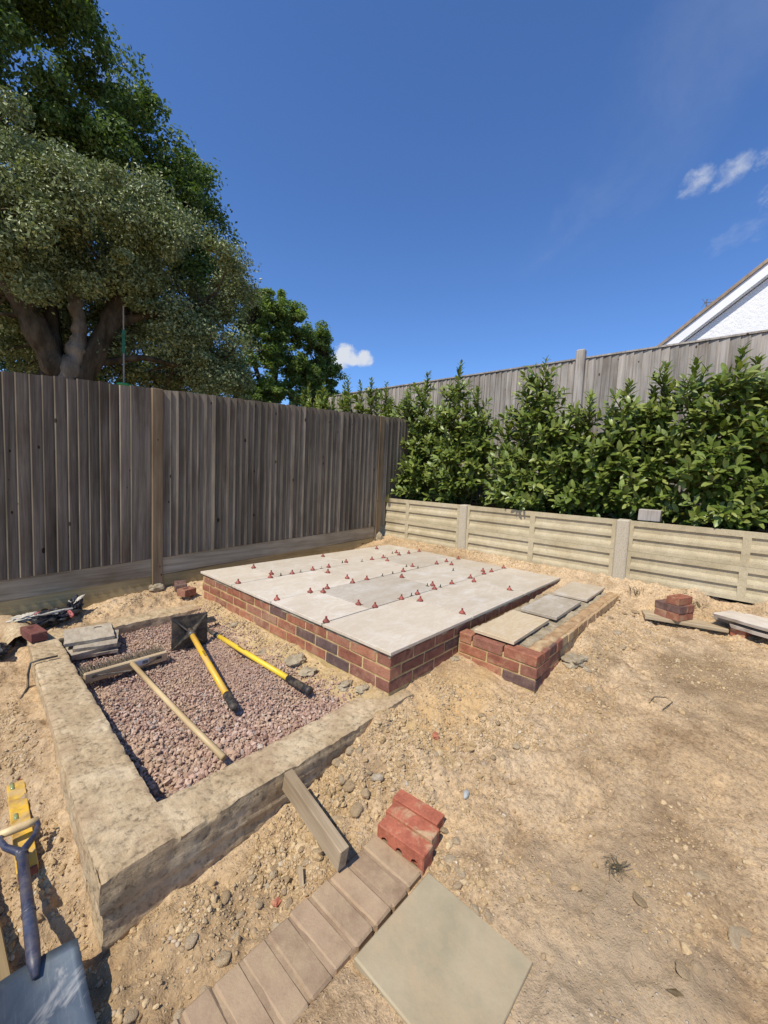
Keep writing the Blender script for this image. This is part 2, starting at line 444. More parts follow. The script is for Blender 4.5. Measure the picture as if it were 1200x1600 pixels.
def ground_h(x, y):
    x = np.asarray(x, float); y = np.asarray(y, float)
    h = base_h(x, y)
    r = rough_mask(x, y)
    h = h + 0.012 * fbm(x * 2.2, y * 2.2, s=3, o=2)
    h = h + r * (0.020 * fbm(x * 7, y * 7, s=5, o=2) + 0.014 * fbm(x * 20, y * 20, s=8, o=3))
    h = h + 0.006 * (1 - r) * fbm(x * 11, y * 11, s=9, o=3)
    clod = np.maximum(0, vn(x * 30, y * 30, s=21) - 0.15) ** 1.2
    h = h + r * 0.022 * clod - 0.012 * r * np.maximum(0, vn(x * 17, y * 17, s=23) - .25)
    h = h + (0.0026 + 0.003 * r) * fbm(x * 42, y * 42, s=31, o=2)
    # faint wheel / boot scuffs on the trodden part
    tr = np.sin((x * 0.55 + y * 1.0) * 38 + 3 * vn(x * 3, y * 3, s=40)) * np.clip(1 - r * 1.6, 0, 1)
    h = h + 0.0012 * tr
    for fx, fy, fa, fl_ in FEET:
        c_, s_ = math.cos(fa), math.sin(fa)
        u_ = ((x - fx) * c_ + (y - fy) * s_) / (.135 * fl_); v_ = (-(x - fx) * s_ + (y - fy) * c_) / (.046 * fl_ * (1 + .25 * np.clip((x - fx) * c_ + (y - fy) * s_, -.1, .1) * 8))
        rr = u_ ** 2 + v_ ** 2
        h = h - .0075 * (1 - sstep(.55, 1.0, rr)) + .005 * sstep(.75, 1.0, rr) * (1 - sstep(1.0, 1.7, rr)) + .0022 * np.sin(u_ * 26) * (1 - sstep(.5, .95, rr))
    # dirt left proud beyond the flagstone corner
    h = h + .010 * sstep(-.535, -.55, x + .02 * (y + 1.05)) * sstep(-1.03, -1.06, y) * sstep(-1.5, -1.3, y)
    # soil trodden level round the pavers and flag, flat bed underneath
    nearp = (x > -1.45) & (x < -.50) & (y > -.71) & (y < -.385)
    nearf = (x > -.955) & (x < -.49) & (y > -1.10) & (y < -.60)
    lv_ = -.166 + .002 * vn(x * 40, y * 40, s=44)
    h = np.where(nearp | nearf, np.minimum(h, lv_), h)
    bed = ((x > -1.36) & (x < -.53) & (y > -.65) & (y < -.43)) | ((x > -.895) & (x < -.55) & (y > -1.03) & (y < -.655))
    h = np.where(bed, np.minimum(h, -0.185), h)
    far = sstep(2.84, 3.0, y)
    h = h * (1 - far) + far * (0.35 + 0.02 * fbm(x, y, s=50, o=2))
    e = sstep(3.12, 3.2, x) * (1 - far)
    h = h * (1 - e) + e * 0.2
    return h

# ------------------------------------------------------------------ materials
def ground_mat():
    mt, nt, p, out = new_mat('dry_soil')
    v = coords(nt, world=True)
    big = noise(nt, v, 1.1, 3, 0.55, 0.4)
    midn = noise(nt, v, 5.0, 5, 0.62)
    fine = noise(nt, v, 60, 6, 0.7)
    c = ramp(nt, big, [(0.30, (0.38, 0.258, 0.142)), (0.48, (0.515, 0.368, 0.216)), (0.66, (0.585, 0.440, 0.278))])
    c2 = ramp(nt, midn, [(0.34, (0.66, 0.62, 0.58)), (0.52, (1, 1, 1)), (0.70, (1.15, 1.12, 1.05))])
    c = mixc(nt, 0.85, c, c2, 'MULTIPLY')
    c3 = ramp(nt, fine, [(0.34, (0.50, 0.47, 0.44)), (0.5, (1, 1, 1)), (0.66, (1.28, 1.26, 1.2))])
    c = mixc(nt, 0.8, c, c3, 'MULTIPLY')
    # damp darker patches and orange sand: soil colours that belong to places
    sx = nd(nt, 'ShaderNodeSeparateXYZ', {0: v})
    def spot(cx, cy, rx, ry, w=0.5):
        a = math_n(nt, 'DIVIDE', math_n(nt, 'SUBTRACT', sx.outputs[0], cx), rx)
        b = math_n(nt, 'DIVIDE', math_n(nt, 'SUBTRACT', sx.outputs[1], cy), ry)
        r = math_n(nt, 'ADD', math_n(nt, 'MULTIPLY', a, a), math_n(nt, 'MULTIPLY', b, b))
        r = math_n(nt, 'ADD', r, math_n(nt, 'MULTIPLY', math_n(nt, 'SUBTRACT', midn, 0.5), 2.6))
        return nd(nt, 'ShaderNodeMapRange', {0: r, 1: 0.2, 2: 1.4, 3: w, 4: 0.0}).outputs[0]
    c = mixc(nt, spot(1.75, -1.35, .6, .4, .58), c, (0.20, 0.135, 0.075))
    c = mixc(nt, spot(1.45, -.72, .35, .13, .5), c, (0.17, 0.115, 0.062))
    c = mixc(nt, spot(.05, -1.25, .5, .25, .30), c, (0.27, 0.19, 0.115))
    c = mixc(nt, spot(-1.0, -.24, .6, .16, .45), c, (0.36, 0.245, 0.125))
    c = mixc(nt, spot(-1.55, .3, .25, 1.2, .35), c, (0.36, 0.25, 0.14))
    c = mixc(nt, spot(.30, -.26, .42, .2, .7), c, (0.58, 0.38, 0.17))
    c = mixc(nt, spot(-.07, 1.0, .10, 1.3, .65), c, (0.56, 0.42, 0.20))
    c = mixc(nt, spot(-.5, -1.2, .5, .3, .6), c, (0.43, 0.33, 0.215))
    def rect(x0, x1, y0, y1, w, f_):
        k = None
        for s_, a_, sg in ((sx.outputs[0], x0, 1), (sx.outputs[0], x1, -1), (sx.outputs[1], y0, 1), (sx.outputs[1], y1, -1)):
            q_ = nd(nt, 'ShaderNodeMapRange', {0: math_n(nt, 'ADD', s_, math_n(nt, 'MULTIPLY', math_n(nt, 'SUBTRACT', midn, .5), .25)), 1: a_ - f_ * sg, 2: a_ + f_ * sg, 3: 0.0, 4: 1.0}).outputs[0]
            k = q_ if k is None else math_n(nt, 'MULTIPLY', k, q_)
        return math_n(nt, 'MULTIPLY', k, w)
    c = mixc(nt, rect(-1.2, -.20, .1, 2.25, .8, .05), c, (0.36, 0.245, 0.195))
    # small pale stones pressed in the surface
    vo = nd(nt, 'ShaderNodeTexVoronoi', {'Vector': v, 'Scale': 85.0, 'Randomness': 1.0})
    st = ramp(nt, vo.outputs['Distance'], [(0.0, G(1)), (0.22, G(0.9)), (0.34, G(0))])
    pick = nd(nt, 'ShaderNodeSeparateColor', {0: vo.outputs['Color']})
    sel = math_n(nt, 'GREATER_THAN', pick.outputs[0], 0.80)
    sm = math_n(nt, 'MULTIPLY', st, sel)
    c = mixc(nt, math_n(nt, 'MULTIPLY', sm, 0.6), c, ramp(nt, pick.outputs[1], [(0.0, (0.33, 0.25, 0.16)), (0.6, (0.56, 0.45, 0.30)), (1, (0.66, 0.60, 0.50))]))
    nt.links.new(c, p.inputs['Base Color'])
    setp(p, 0.95, 0.12)
    vo2 = nd(nt, 'ShaderNodeTexVoronoi', {'Vector': v, 'Scale': 130.0, 'Randomness': 1.0})
    h = math_n(nt, 'ADD', math_n(nt, 'MULTIPLY', fine, 0.8), math_n(nt, 'MULTIPLY', sm, 0.5))
    h = math_n(nt, 'ADD', h, math_n(nt, 'MULTIPLY', noise(nt, v, 190, 4, 0.7), 0.45))
    h = math_n(nt, 'SUBTRACT', h, math_n(nt, 'MULTIPLY', vo2.outputs['Distance'], 0.22))
    bump(nt, p, h, 0.9, 0.011)
    return mt
def brick_mat(name, cs, dusty=0.25):
    mt, nt, p, out = new_mat(name)
    v = coords(nt, (1, 1, 1), 23.0)
    c = ramp(nt, objrand(nt), cs)
    n1 = noise(nt, v, 18, 5, 0.6); n2 = noise(nt, v, 110, 5, 0.7)
    c = mixc(nt, 0.8, c, ramp(nt, n1, [(0.3, (0.62, 0.58, 0.56)), (0.55, (1, 1, 1)), (0.75, (1.2, 1.12, 1.05))]), 'MULTIPLY')
    c = mixc(nt, 0.5, c, ramp(nt, n2, [(0.3, G(0.6)), (0.7, G(1.25))]), 'MULTIPLY')
    d = noise(nt, v, 9, 6, 0.7, 0.6)
    dm = ramp(nt, d, [(0.50, G(0)), (0.66, G(dusty))])
    c = mixc(nt, dm, c, (0.52, 0.39, 0.22))
    nt.links.new(c, p.inputs['Base Color'])
    setp(p, 0.85, 0.2)
    bump(nt, p, math_n(nt, 'ADD', math_n(nt, 'MULTIPLY', n1, 1.6), n2), 0.7, 0.004)
    return mt
def stone_mat(name, stops, rough=0.75, spec=0.3, scale=40, bs=0.4, dust=None):
    mt, nt, p, out = new_mat(name)
    v = coords(nt, world=True)
    c = ramp(nt, islrand(nt), stops)
    n = noise(nt, v, scale, 5, 0.65)
    c = mixc(nt, 0.7, c, ramp(nt, n, [(0.3, G(0.65)), (0.7, G(1.25))]), 'MULTIPLY')
    if dust:
        c = mixc(nt, ramp(nt, noise(nt, v, 6, 4, 0.6), [(0.45, G(0)), (0.65, G(0.75))]), c, dust)
    nt.links.new(c, p.inputs['Base Color']); setp(p, rough, spec)
    bump(nt, p, noise(nt, v, scale * 3, 5, 0.7), bs, 0.003)
    return mt
M = {}
M['soil'] = ground_mat()
M['brick'] = brick_mat('red_brick', [(0, (0.27, 0.105, 0.066)), (0.3, (0.37, 0.145, 0.082)), (0.55, (0.26, 0.115, 0.08)), (0.8, (0.34, 0.165, 0.108)), (1, (0.43, 0.18, 0.10))], 0.35)
M['dark_brick'] = brick_mat('burnt_brick', [(0, (0.14, 0.088, 0.076)), (0.5, (0.165, 0.095, 0.08)), (1, (0.105, 0.08, 0.078))], 0.2)
M['plum'] = brick_mat('plum_red_brick', [(0, (0.24, 0.105, 0.072)), (0.4, (0.30, 0.13, 0.085)), (0.7, (0.21, 0.10, 0.074)), (1, (0.35, 0.155, 0.095))], 0.25)
M['bright_brick'] = brick_mat('bright_red_brick', [(0, (0.43, 0.135, 0.078)), (1, (0.48, 0.16, 0.095))], 0.9)
M['dusty_brick'] = brick_mat('sand_covered_brick', [(0, (0.43, 0.27, 0.14)), (1, (0.50, 0.36, 0.20))], 0.95)
M['sandy_brick'] = brick_mat('sand_caked_brick', [(0, (0.42, 0.22, 0.13)), (1, (0.46, 0.26, 0.15))], 1.0)
M['mortar'] = simple('yellow_mortar', (0.42, 0.29, 0.125), (0.60, 0.45, 0.22), 20, 0.95, 0.1, 0.8, 0.006, 90, world=True)
M['grey_mortar'] = simple('grey_mortar', (0.27, 0.215, 0.14), (0.45, 0.375, 0.255), 14, 0.95, 0.1, 0.9, 0.012, 60, world=True)
M['concrete'] = None
def footing_mat():
    mt, nt, p, out = new_mat('footing_concrete')
    v = coords(nt, world=True)
    n1 = noise(nt, v, 4, 6, 0.65, 0.5); n2 = noise(nt, v, 45, 6, 0.7)
    c = ramp(nt, n1, [(0.30, (0.32, 0.222, 0.122)), (0.5, (0.465, 0.352, 0.212)), (0.68, (0.57, 0.455, 0.295))])
    c = mixc(nt, 0.9, c, ramp(nt, n2, [(0.34, G(0.42)), (0.48, G(1)), (0.68, G(1.2))]), 'MULTIPLY')
    vs = coords(nt, (3, 3, 42), world=True)
    s = noise(nt, vs, 1.6, 4, 0.6)
    c = mixc(nt, 0.25, c, ramp(nt, s, [(0.35, G(0.7)), (0.6, G(1.1))]), 'MULTIPLY')
    vs2 = coords(nt, (60, 4, 4), world=True); s2 = noise(nt, vs2, 1.3, 4, 0.6)
    c = mixc(nt, 0.3, c, ramp(nt, s2, [(0.35, G(0.72)), (0.6, G(1.08))]), 'MULTIPLY')
    # reddish grit trodden on top
    g = noise(nt, v, 3.1, 5, 0.7)
    c = mixc(nt, ramp(nt, g, [(0.52, G(0)), (0.66, G(0.6))]), c, (0.36, 0.245, 0.145))
    g2 = noise(nt, v, 7.5, 6, 0.75, 0.8)
    c = mixc(nt, ramp(nt, g2, [(0.55, G(0)), (0.66, G(0.55))]), c, (0.30, 0.215, 0.13))
    nt.links.new(c, p.inputs['Base Color']); setp(p, 0.95, 0.1)
    h = math_n(nt, 'ADD', math_n(nt, 'MULTIPLY', n2, 1.0), math_n(nt, 'MULTIPLY', s, 0.9))
    h = math_n(nt, 'ADD', h, math_n(nt, 'MULTIPLY', noise(nt, v, 150, 3, 0.7), 0.5))
    h = math_n(nt, 'ADD', h, math_n(nt, 'MULTIPLY', s2, 0.25))
    bump(nt, p, h, 0.55, 0.008)
    return mt
M['concrete'] = footing_mat()
def tile_mat(name, a, b, c_, vein, stretch):
    mt, nt, p, out = new_mat(name)
    v = coords(nt, stretch, 41.0)
    n1 = noise(nt, v, 2.2, 6, 0.6, 1.2)
    c = ramp(nt, n1, [(0.28, a), (0.5, b), (0.7, c_)])
    n2 = noise(nt, v, 7.5, 5, 0.6, 1.6)
    c = mixc(nt, ramp(nt, n2, [(0.42, G(0)), (0.5, G(0.5)), (0.58, G(0))]), c, vein)
    vf = coords(nt, (1, 1, 1), 11.0)
    n3 = noise(nt, vf, 5, 5, 0.65, 0.3)
    c = mixc(nt, ramp(nt, n3, [(0.52, G(0)), (0.70, G(0.45))]), c, (0.72, 0.70, 0.66))
    n4 = noise(nt, vf, 170, 4, 0.6)
    c = mixc(nt, 0.35, c, ramp(nt, n4, [(0.3, G(0.8)), (0.7, G(1.15))]), 'MULTIPLY')
    k = math_n(nt, 'MULTIPLY_ADD', objrand(nt), 0.26); k.node.inputs[2].default_value = 0.84
    wr = nt.nodes.new('ShaderNodeTexWhiteNoise'); wr.noise_dimensions = '1D'; nt.links.new(objrand(nt), wr.inputs['W'])
    c = mixc(nt, math_n(nt, 'MULTIPLY', wr.outputs['Value'], .40), c, (0.53, 0.425, 0.29))
    cc = nt.nodes.new('ShaderNodeCombineColor')
    for i in range(3): nt.links.new(k, cc.inputs[i])
    c = mixc(nt, 1.0, c, cc.outputs[0], 'MULTIPLY')
    nt.links.new(c, p.inputs['Base Color']); setp(p, 0.6, 0.35)
    bump(nt, p, math_n(nt, 'ADD', n2, math_n(nt, 'MULTIPLY', n4, 0.5)), 0.25, 0.003)
    return mt
M['tile'] = tile_mat('pale_porcelain_paving', (0.50, 0.43, 0.335), (0.585, 0.52, 0.42), (0.64, 0.58, 0.485), (0.47, 0.385, 0.28), (0.55, 1.4, 1))
M['tile_warm'] = tile_mat('buff_sandstone_paving', (0.50, 0.39, 0.24), (0.56, 0.45, 0.29), (0.60, 0.50, 0.35), (0.44, 0.30, 0.16), (0.5, 1.8, 1))
M['tile_grey'] = tile_mat('grey_sandstone_paving', (0.42, 0.355, 0.265), (0.48, 0.415, 0.32), (0.54, 0.475, 0.38), (0.37, 0.29, 0.19), (0.6, 1.3, 1))
M['flag'] = simple('green_grey_flagstone', (0.30, 0.255, 0.16), (0.41, 0.34, 0.22), 6, 0.85, 0.2, 0.4, 0.003, 70, lo=0.32, hi=0.68, dust=.85, dscale=3.2)
M['paver'] = simple('dusty_clay_paver', (0.28, 0.19, 0.118), (0.385, 0.27, 0.172), 9, 0.9, 0.15, 0.6, 0.003, 130, rand=31.0, ovar=0.2, dust=.6, dscale=7)
M['slate_slab'] = simple('riven_grey_slab', (0.32, 0.265, 0.195), (0.46, 0.395, 0.30), 11, 0.85, 0.2, 0.6, 0.004, 45, stretch=(3, 1, 1), rand=13.0, ovar=0.2)
M['white_slab'] = simple('pale_dusty_slab', (0.45, 0.39, 0.31), (0.60, 0.535, 0.45), 5, 0.85, 0.2, 0.4, 0.003, 60, rand=13.0, ovar=0.1)
M['pink'] = stone_mat('pink_gravel', [(0, (0.25, 0.15, 0.108)), (0.3, (0.40, 0.255, 0.19)), (0.6, (0.475, 0.32, 0.245)), (0.86, (0.56, 0.42, 0.33)), (0.95, (0.24, 0.21, 0.19)), (1, (0.60, 0.50, 0.40))], 0.85, 0.2, 60, 0.5, dust=(0.48, 0.345, 0.23))
M['pebble'] = stone_mat('flint_pebbles', [(0, (0.34, 0.245, 0.14)), (0.45, (0.44, 0.325, 0.195)), (0.8, (0.48, 0.37, 0.24)), (0.95, (0.56, 0.48, 0.36)), (1, (0.34, 0.30, 0.26))], 0.8, 0.2, 50, 0.4, dust=(0.46, 0.335, 0.195))
def lone_stone():
    mt, nt, p, out = new_mat('tan_flint')
    v = coords(nt, (1, 1, 1), 30.0)
    c = ramp(nt, objrand(nt), [(0, (0.44, 0.31, 0.17)), (0.4, (0.54, 0.40, 0.24)), (0.8, (0.62, 0.49, 0.32)), (1, (0.66, 0.57, 0.43))])
    c = mixc(nt, 0.8, c, ramp(nt, noise(nt, v, 1.3, 5, 0.7), [(0.3, G(0.75)), (0.7, G(1.15))]), 'MULTIPLY')
    c = mixc(nt, ramp(nt, noise(nt, v, .7, 4, 0.7), [(0.42, G(0)), (0.6, G(0.8))]), c, (0.46, 0.335, 0.195))
    nt.links.new(c, p.inputs['Base Color']); setp(p, 0.85, 0.2)
    bump(nt, p, noise(nt, v, 5, 5, 0.7), 0.6, 0.15)
    return mt
M['lone'] = lone_stone()
M['clod'] = stone_mat('soil_clods', [(0, (0.37, 0.255, 0.13)), (0.5, (0.49, 0.35, 0.19)), (1, (0.57, 0.43, 0.25))], 0.95, 0.1, 70, 0.9)
M['fence_wood'] = wood('weathered_fence_board', (0.08, 0.064, 0.045), (0.155, 0.128, 0.094), (0.27, 0.229, 0.174), 2, ovar=0.65)
M['post_wood'] = wood('brown_fence_post', (0.13, 0.09, 0.05), (0.20, 0.145, 0.085), (0.27, 0.20, 0.125), 2, ovar=0.2)
M['gravel_board'] = wood('weathered_gravel_board', (0.22, 0.18, 0.12), (0.35, 0.295, 0.20), (0.46, 0.39, 0.28), 0, ovar=0.2)
M['gravel_board_new'] = wood('treated_gravel_board', (0.24, 0.175, 0.075), (0.36, 0.275, 0.13), (0.46, 0.36, 0.19), 0, ovar=0.15)
M['grey_wood'] = wood('silvered_fence_board', (0.17, 0.152, 0.130), (0.32, 0.287, 0.25), (0.44, 0.40, 0.355), 2, ovar=0.42)
M['plank'] = wood('old_scaffold_plank', (0.24, 0.185, 0.115), (0.40, 0.315, 0.20), (0.52, 0.425, 0.29), 0, ovar=0.1)
M['offcut'] = wood('dusty_timber_offcut', (0.27, 0.20, 0.12), (0.39, 0.30, 0.19), (0.48, 0.385, 0.255), 1, ovar=0.1, knots=False)
M['broom_wood'] = wood('pale_broom_wood', (0.44, 0.31, 0.165), (0.56, 0.42, 0.245), (0.63, 0.49, 0.30), 0, ovar=0.05, knots=False, bs=0.15, spec=0.35, rough=0.55)
M['broom_handle'] = wood('pale_broom_handle', (0.46, 0.32, 0.15), (0.58, 0.43, 0.22), (0.64, 0.49, 0.27), 1, ovar=0.05, knots=False, bs=0.12, spec=0.35, rough=0.5)
M['old_wood'] = wood('old_brown_wood', (0.12, 0.08, 0.035), (0.22, 0.155, 0.075), (0.31, 0.225, 0.12), 1, ovar=0.1)
def wall_mat():
    mt, nt, p, out = new_mat('concrete_gravel_board')
    v = coords(nt, (1, 1, 1), 7.0)
    n1 = noise(nt, v, 2.3, 5, 0.6); n2 = noise(nt, v, 120, 5, 0.75); n3 = noise(nt, v, 14, 4, 0.6)
    c = ramp(nt, n1, [(0.3, (0.39, 0.32, 0.195)), (0.55, (0.475, 0.40, 0.26)), (0.75, (0.515, 0.445, 0.31))])
    c = mixc(nt, 0.8, c, ramp(nt, n2, [(0.28, G(0.62)), (0.5, G(1.0)), (0.72, G(1.18))]), 'MULTIPLY')
    c = mixc(nt, 0.5, c, ramp(nt, n3, [(0.3, G(0.75)), (0.6, G(1.08))]), 'MULTIPLY')
    nt.links.new(c, p.inputs['Base Color']); setp(p, 0.9, 0.15)
    bump(nt, p, n2, 0.5, 0.003)
    return mt
M['wall'] = wall_mat()
M['wall_post'] = simple('speckled_concrete_post', (0.37, 0.315, 0.225), (0.52, 0.46, 0.35), 90, 0.9, 0.15, 0.6, 0.003, 150)
M['red_clip'] = simple('red_plastic', (0.22, 0.05, 0.036), (0.29, 0.072, 0.05), 30, 0.5, 0.35, 0.0, rand=3.0, ovar=0.35)
M['black_plastic'] = simple('black_plastic', (0.012, 0.012, 0.013), (0.025, 0.024, 0.024), 20, 0.5, 0.4, 0.1, 0.001, 200, dust=.3, dscale=16)
M['black_steel'] = simple('black_painted_steel', (0.013, 0.013, 0.014), (0.032, 0.030, 0.029), 14, 0.45, 0.5, 0.15, 0.001, 90, dust=.30, dscale=11)
M['yellow'] = simple('yellow_fibreglass', (0.74, 0.40, 0.012), (0.80, 0.46, 0.02), 9, 0.42, 0.5, 0.03, 0.001, 60, dust=.55, dscale=14)
M['lemon'] = simple('lemon_yellow_fibreglass', (0.78, 0.52, 0.015), (0.83, 0.58, 0.025), 9, 0.42, 0.5, 0.03, 0.001, 60, dust=.45, dscale=14)
M['bristle'] = simple('grey_bristles', (0.13, 0.10, 0.065), (0.26, 0.21, 0.145), 60, 0.8, 0.2, 0.0)
M['grey_metal'] = simple('dull_grey_metal', (0.16, 0.155, 0.14), (0.25, 0.24, 0.22), 30, 0.45, 0.5, 0.1, 0.001, 90, metal=0.6)
M['white_paper'] = simple('paper_label', (0.60, 0.60, 0.57), (0.70, 0.70, 0.67), 20, 0.6, 0.3, 0.0)
M['blue_steel'] = simple('worn_dark_blue_paint', (0.012, 0.015, 0.042), (0.04, 0.05, 0.085), 14, 0.42, 0.5, 0.3, 0.001, 50, dust=.16, dscale=18)
def blade_mat():
    mt, nt, p, out = new_mat('scuffed_blue_grey_blade')
    v = coords(nt); n1 = noise(nt, v, 8, 6, 0.65, 0.5)
    vs = coords(nt, (18, 1.2, 1)); n2 = noise(nt, vs, 6, 5, 0.65)
    c = ramp(nt, n1, [(0.3, (0.05, 0.066, 0.088)), (0.5, (0.085, 0.108, 0.132)), (0.68, (0.13, 0.152, 0.165))])
    c = mixc(nt, ramp(nt, n2, [(0.55, G(0)), (0.72, G(0.45))]), c, (0.22, 0.24, 0.24))
    n3 = noise(nt, v, 5, 5, 0.7, 1.0)
    c = mixc(nt, ramp(nt, n3, [(0.58, G(0)), (0.66, G(0.55))]), c, (0.42, 0.40, 0.36))
    nt.links.new(c, p.inputs['Base Color']); setp(p, 0.42, 0.5, 0.35)
    bump(nt, p, n2, 0.15, 0.001)
    return mt
M['blade'] = blade_mat()
M['level_paint'] = simple('worn_yellow_paint', (0.33, 0.18, 0.035), (0.70, 0.42, 0.03), 16, 0.5, 0.4, 0.2, 0.001, 60, lo=0.36, hi=0.56, dust=.7, dscale=16)
M['level_end'] = simple('red_brown_end_cap', (0.16, 0.05, 0.035), (0.24, 0.085, 0.06), 20, 0.6, 0.3, 0.2, 0.002)
M['vial'] = simple('vial_green_glass', (0.20, 0.25, 0.11), (0.27, 0.30, 0.15), 20, 0.15, 0.5, 0.0)
M['print'] = simple('dark_print', (0.07, 0.045, 0.015), (0.12, 0.08, 0.03), 50, 0.6, 0.2, 0.0)
M['sack_black'] = simple('black_sack_plastic', (0.014, 0.014, 0.016), (0.04, 0.04, 0.042), 12, 0.35, 0.5, 0.5, 0.008, 25)
M['sack_white'] = simple('cream_sack_plastic', (0.47, 0.42, 0.33), (0.60, 0.56, 0.47), 10, 0.5, 0.4, 0.4, 0.006, 25)
M['sack_red'] = simple('red_sack_print', (0.36, 0.09, 0.09), (0.46, 0.15, 0.14), 10, 0.5, 0.4, 0.2, 0.004)
M['hedge_soil'] = simple('dark_hedge_soil', (0.045, 0.032, 0.02), (0.11, 0.08, 0.05), 9, 0.95, 0.1, 0.8, 0.02, 30, world=True)
M['laurel'] = leaf_mat('laurel_leaf', (0.065, 0.10, 0.015), (0.125, 0.175, 0.028), (0.27, 0.30, 0.075), 0.40, 0.4, 0.22)
M['laurel_part'] = simple('laurel_leaf_front', (0.115, 0.165, 0.027), (0.205, 0.25, 0.06), 9, 0.40, 0.4, 0.08, 0.001, 60, rand=9.0, ovar=0.6)
M['laurel_stem'] = simple('laurel_stem', (0.08, 0.085, 0.03), (0.14, 0.12, 0.055), 20, 0.8, 0.2, 0.2)
M['holm'] = leaf_mat('grey_green_oak_leaf', (0.085, 0.108, 0.036), (0.18, 0.215, 0.08), (0.38, 0.42, 0.20), 0.45, 0.4, 0.15, (1.3, 1.4, 0.8))
M['oak'] = leaf_mat('dark_oak_leaf', (0.045, 0.080, 0.019), (0.09, 0.145, 0.032), (0.17, 0.235, 0.06), 0.5, 0.35, 0.28)
M['oak_far'] = leaf_mat('far_oak_leaf', (0.09, 0.135, 0.03), (0.155, 0.22, 0.05), (0.25, 0.32, 0.09), 0.55, 0.3, 0.38)
M['bark'] = simple('grey_bark', (0.035, 0.027, 0.016), (0.105, 0.084, 0.056), 7, 0.95, 0.1, 1.0, 0.04, 16, stretch=(1, 1, 0.35), world=True)
M['bark_pale'] = simple('lichen_pale_bark', (0.07, 0.055, 0.04), (0.25, 0.21, 0.155), 5, 0.95, 0.1, 1.0, 0.04, 14, stretch=(1, 1, 0.4), world=True)
M['render_white'] = simple('white_roughcast', (0.78, 0.78, 0.77), (0.84, 0.84, 0.83), 6, 0.9, 0.15, 0.6, 0.03, 14, detail=5, world=True)
M['white_paint'] = simple('white_gloss_paint', (0.78, 0.78, 0.77), (0.82, 0.82, 0.81), 5, 0.4, 0.4, 0.0)
M['roof_tile'] = simple('brown_roof_tile', (0.24, 0.18, 0.13), (0.36, 0.28, 0.21), 7, 0.9, 0.2, 0.5, 0.01, 30)
M['aerial'] = simple('aerial_metal', (0.10, 0.10, 0.105), (0.16, 0.16, 0.165), 20, 0.5, 0.4, 0.0)
M['green_strap'] = simple('green_webbing', (0.02, 0.11, 0.06), (0.035, 0.16, 0.09), 40, 0.6, 0.3, 0.2)
M['green_plastic'] = simple('green_plastic', (0.03, 0.24, 0.09), (0.04, 0.29, 0.11), 20, 0.4, 0.4, 0.0)
M['rope'] = simple('pale_rope', (0.22, 0.20, 0.16), (0.34, 0.31, 0.25), 60, 0.9, 0.1, 0.3)
M['dry_weed'] = simple('dry_dark_weed', (0.07, 0.06, 0.04), (0.16, 0.13, 0.08), 40, 0.9, 0.1, 0.0)
M['leaf_dry'] = simple('dry_brown_leaf', (0.10, 0.07, 0.035), (0.17, 0.12, 0.06), 30, 0.7, 0.2, 0.2)
M['grass'] = leaf_mat('dry_grass', (0.09, 0.085, 0.03), (0.16, 0.15, 0.06), (0.26, 0.23, 0.11), 0.6, 0.2, 0.2)

# ------------------------------------------------------------------ ground sheet
def axis_lines(a, b, step, lim_lo, lim_hi):
    core = np.arange(a, b + 1e-9, step)
    lo = [a]; s = step
    while lo[-1] > lim_lo: s *= 1.28; lo.append(lo[-1] - s)
    hi = [core[-1]]; s = step
    while hi[-1] < lim_hi: s *= 1.28; hi.append(hi[-1] + s)
    return np.concatenate([lo[1:][::-1], core, hi[1:]])
gx = axis_lines(-1.85, 3.14, 0.0115, -250, 250); gy = axis_lines(-1.65, 3.02, 0.0115, -250, 250)
GX, GY = np.meshgrid(gx, gy, indexing='ij')
GZ = ground_h(GX.ravel(), GY.ravel())
me = mesh_np('ground', np.stack([GX.ravel(), GY.ravel(), GZ], 1), grid_v(len(gx), len(gy)), True, [M['soil']])
tag(link('ground', me), kind='structure')
# raised planting bed behind the retaining wall
hx = np.linspace(3.075, 4.585, 40); hy = np.linspace(-3.4, 9.0, 160)
HX, HY = np.meshgrid(hx, hy, indexing='ij')
HZ = 0.865 + 0.02 * fbm(HX.ravel() * 5, HY.ravel() * 5, s=60, o=3)
me = mesh_np('planting_bed', np.stack([HX.ravel(), HY.ravel(), HZ], 1), grid_v(40, 160), True, [M['hedge_soil']])
tag(link('planting_bed', me), kind='structure')
me = mesh_np('neighbour_lawn', box_v(4.66, 60, -40, 40, 0.3, 0.95), CF, False, [M['hedge_soil']])
tag(link('neighbour_lawn', me), kind='structure')

# ------------------------------------------------------------------ raised patio on brick plinth
SL, SW, ZT = 2.715, 2.412, 0.27
patio = empty('raised_patio', (0, 0, 0.0), 'raised patio of pale paving slabs on a low red brick plinth before the fence', 'patio')
def brick_meshes(L, Wd, H, n=3, jit=0.0016):
    out = []
    for k in range(n):
        rs = np.random.RandomState(100 + k)
        v, q, t = cham_box(L, Wd, H, 0.004, jit, rs)
        out.append(mesh_np('brick', v, [q, t], False))
    return out
BM = {('s', c): brick_meshes(0.215, 0.1025, 0.065) for c in ('brick', 'dark_brick', 'dusty_brick', 'plum')}
for (k, c), ms in list(BM.items()):
    for q in ms: q.materials.append(M[c])
    BM[('h', c)] = brick_meshes(0.1025, 0.1025, 0.065)
    for q in BM[('h', c)]: q.materials.append(M[c])
def put_brick(parent, kind, c, x, y, z, rz):
    o = link('brick', random.choice(BM[(kind, c)]), parent, (x, y, z), (random.gauss(0, .006), random.gauss(0, .004), rz + random.gauss(0, .006)))
    return o
ZC = [0.2, 0.125, 0.05]       # course centres, top first; course pitch 75 mm
ZB = 0.2025
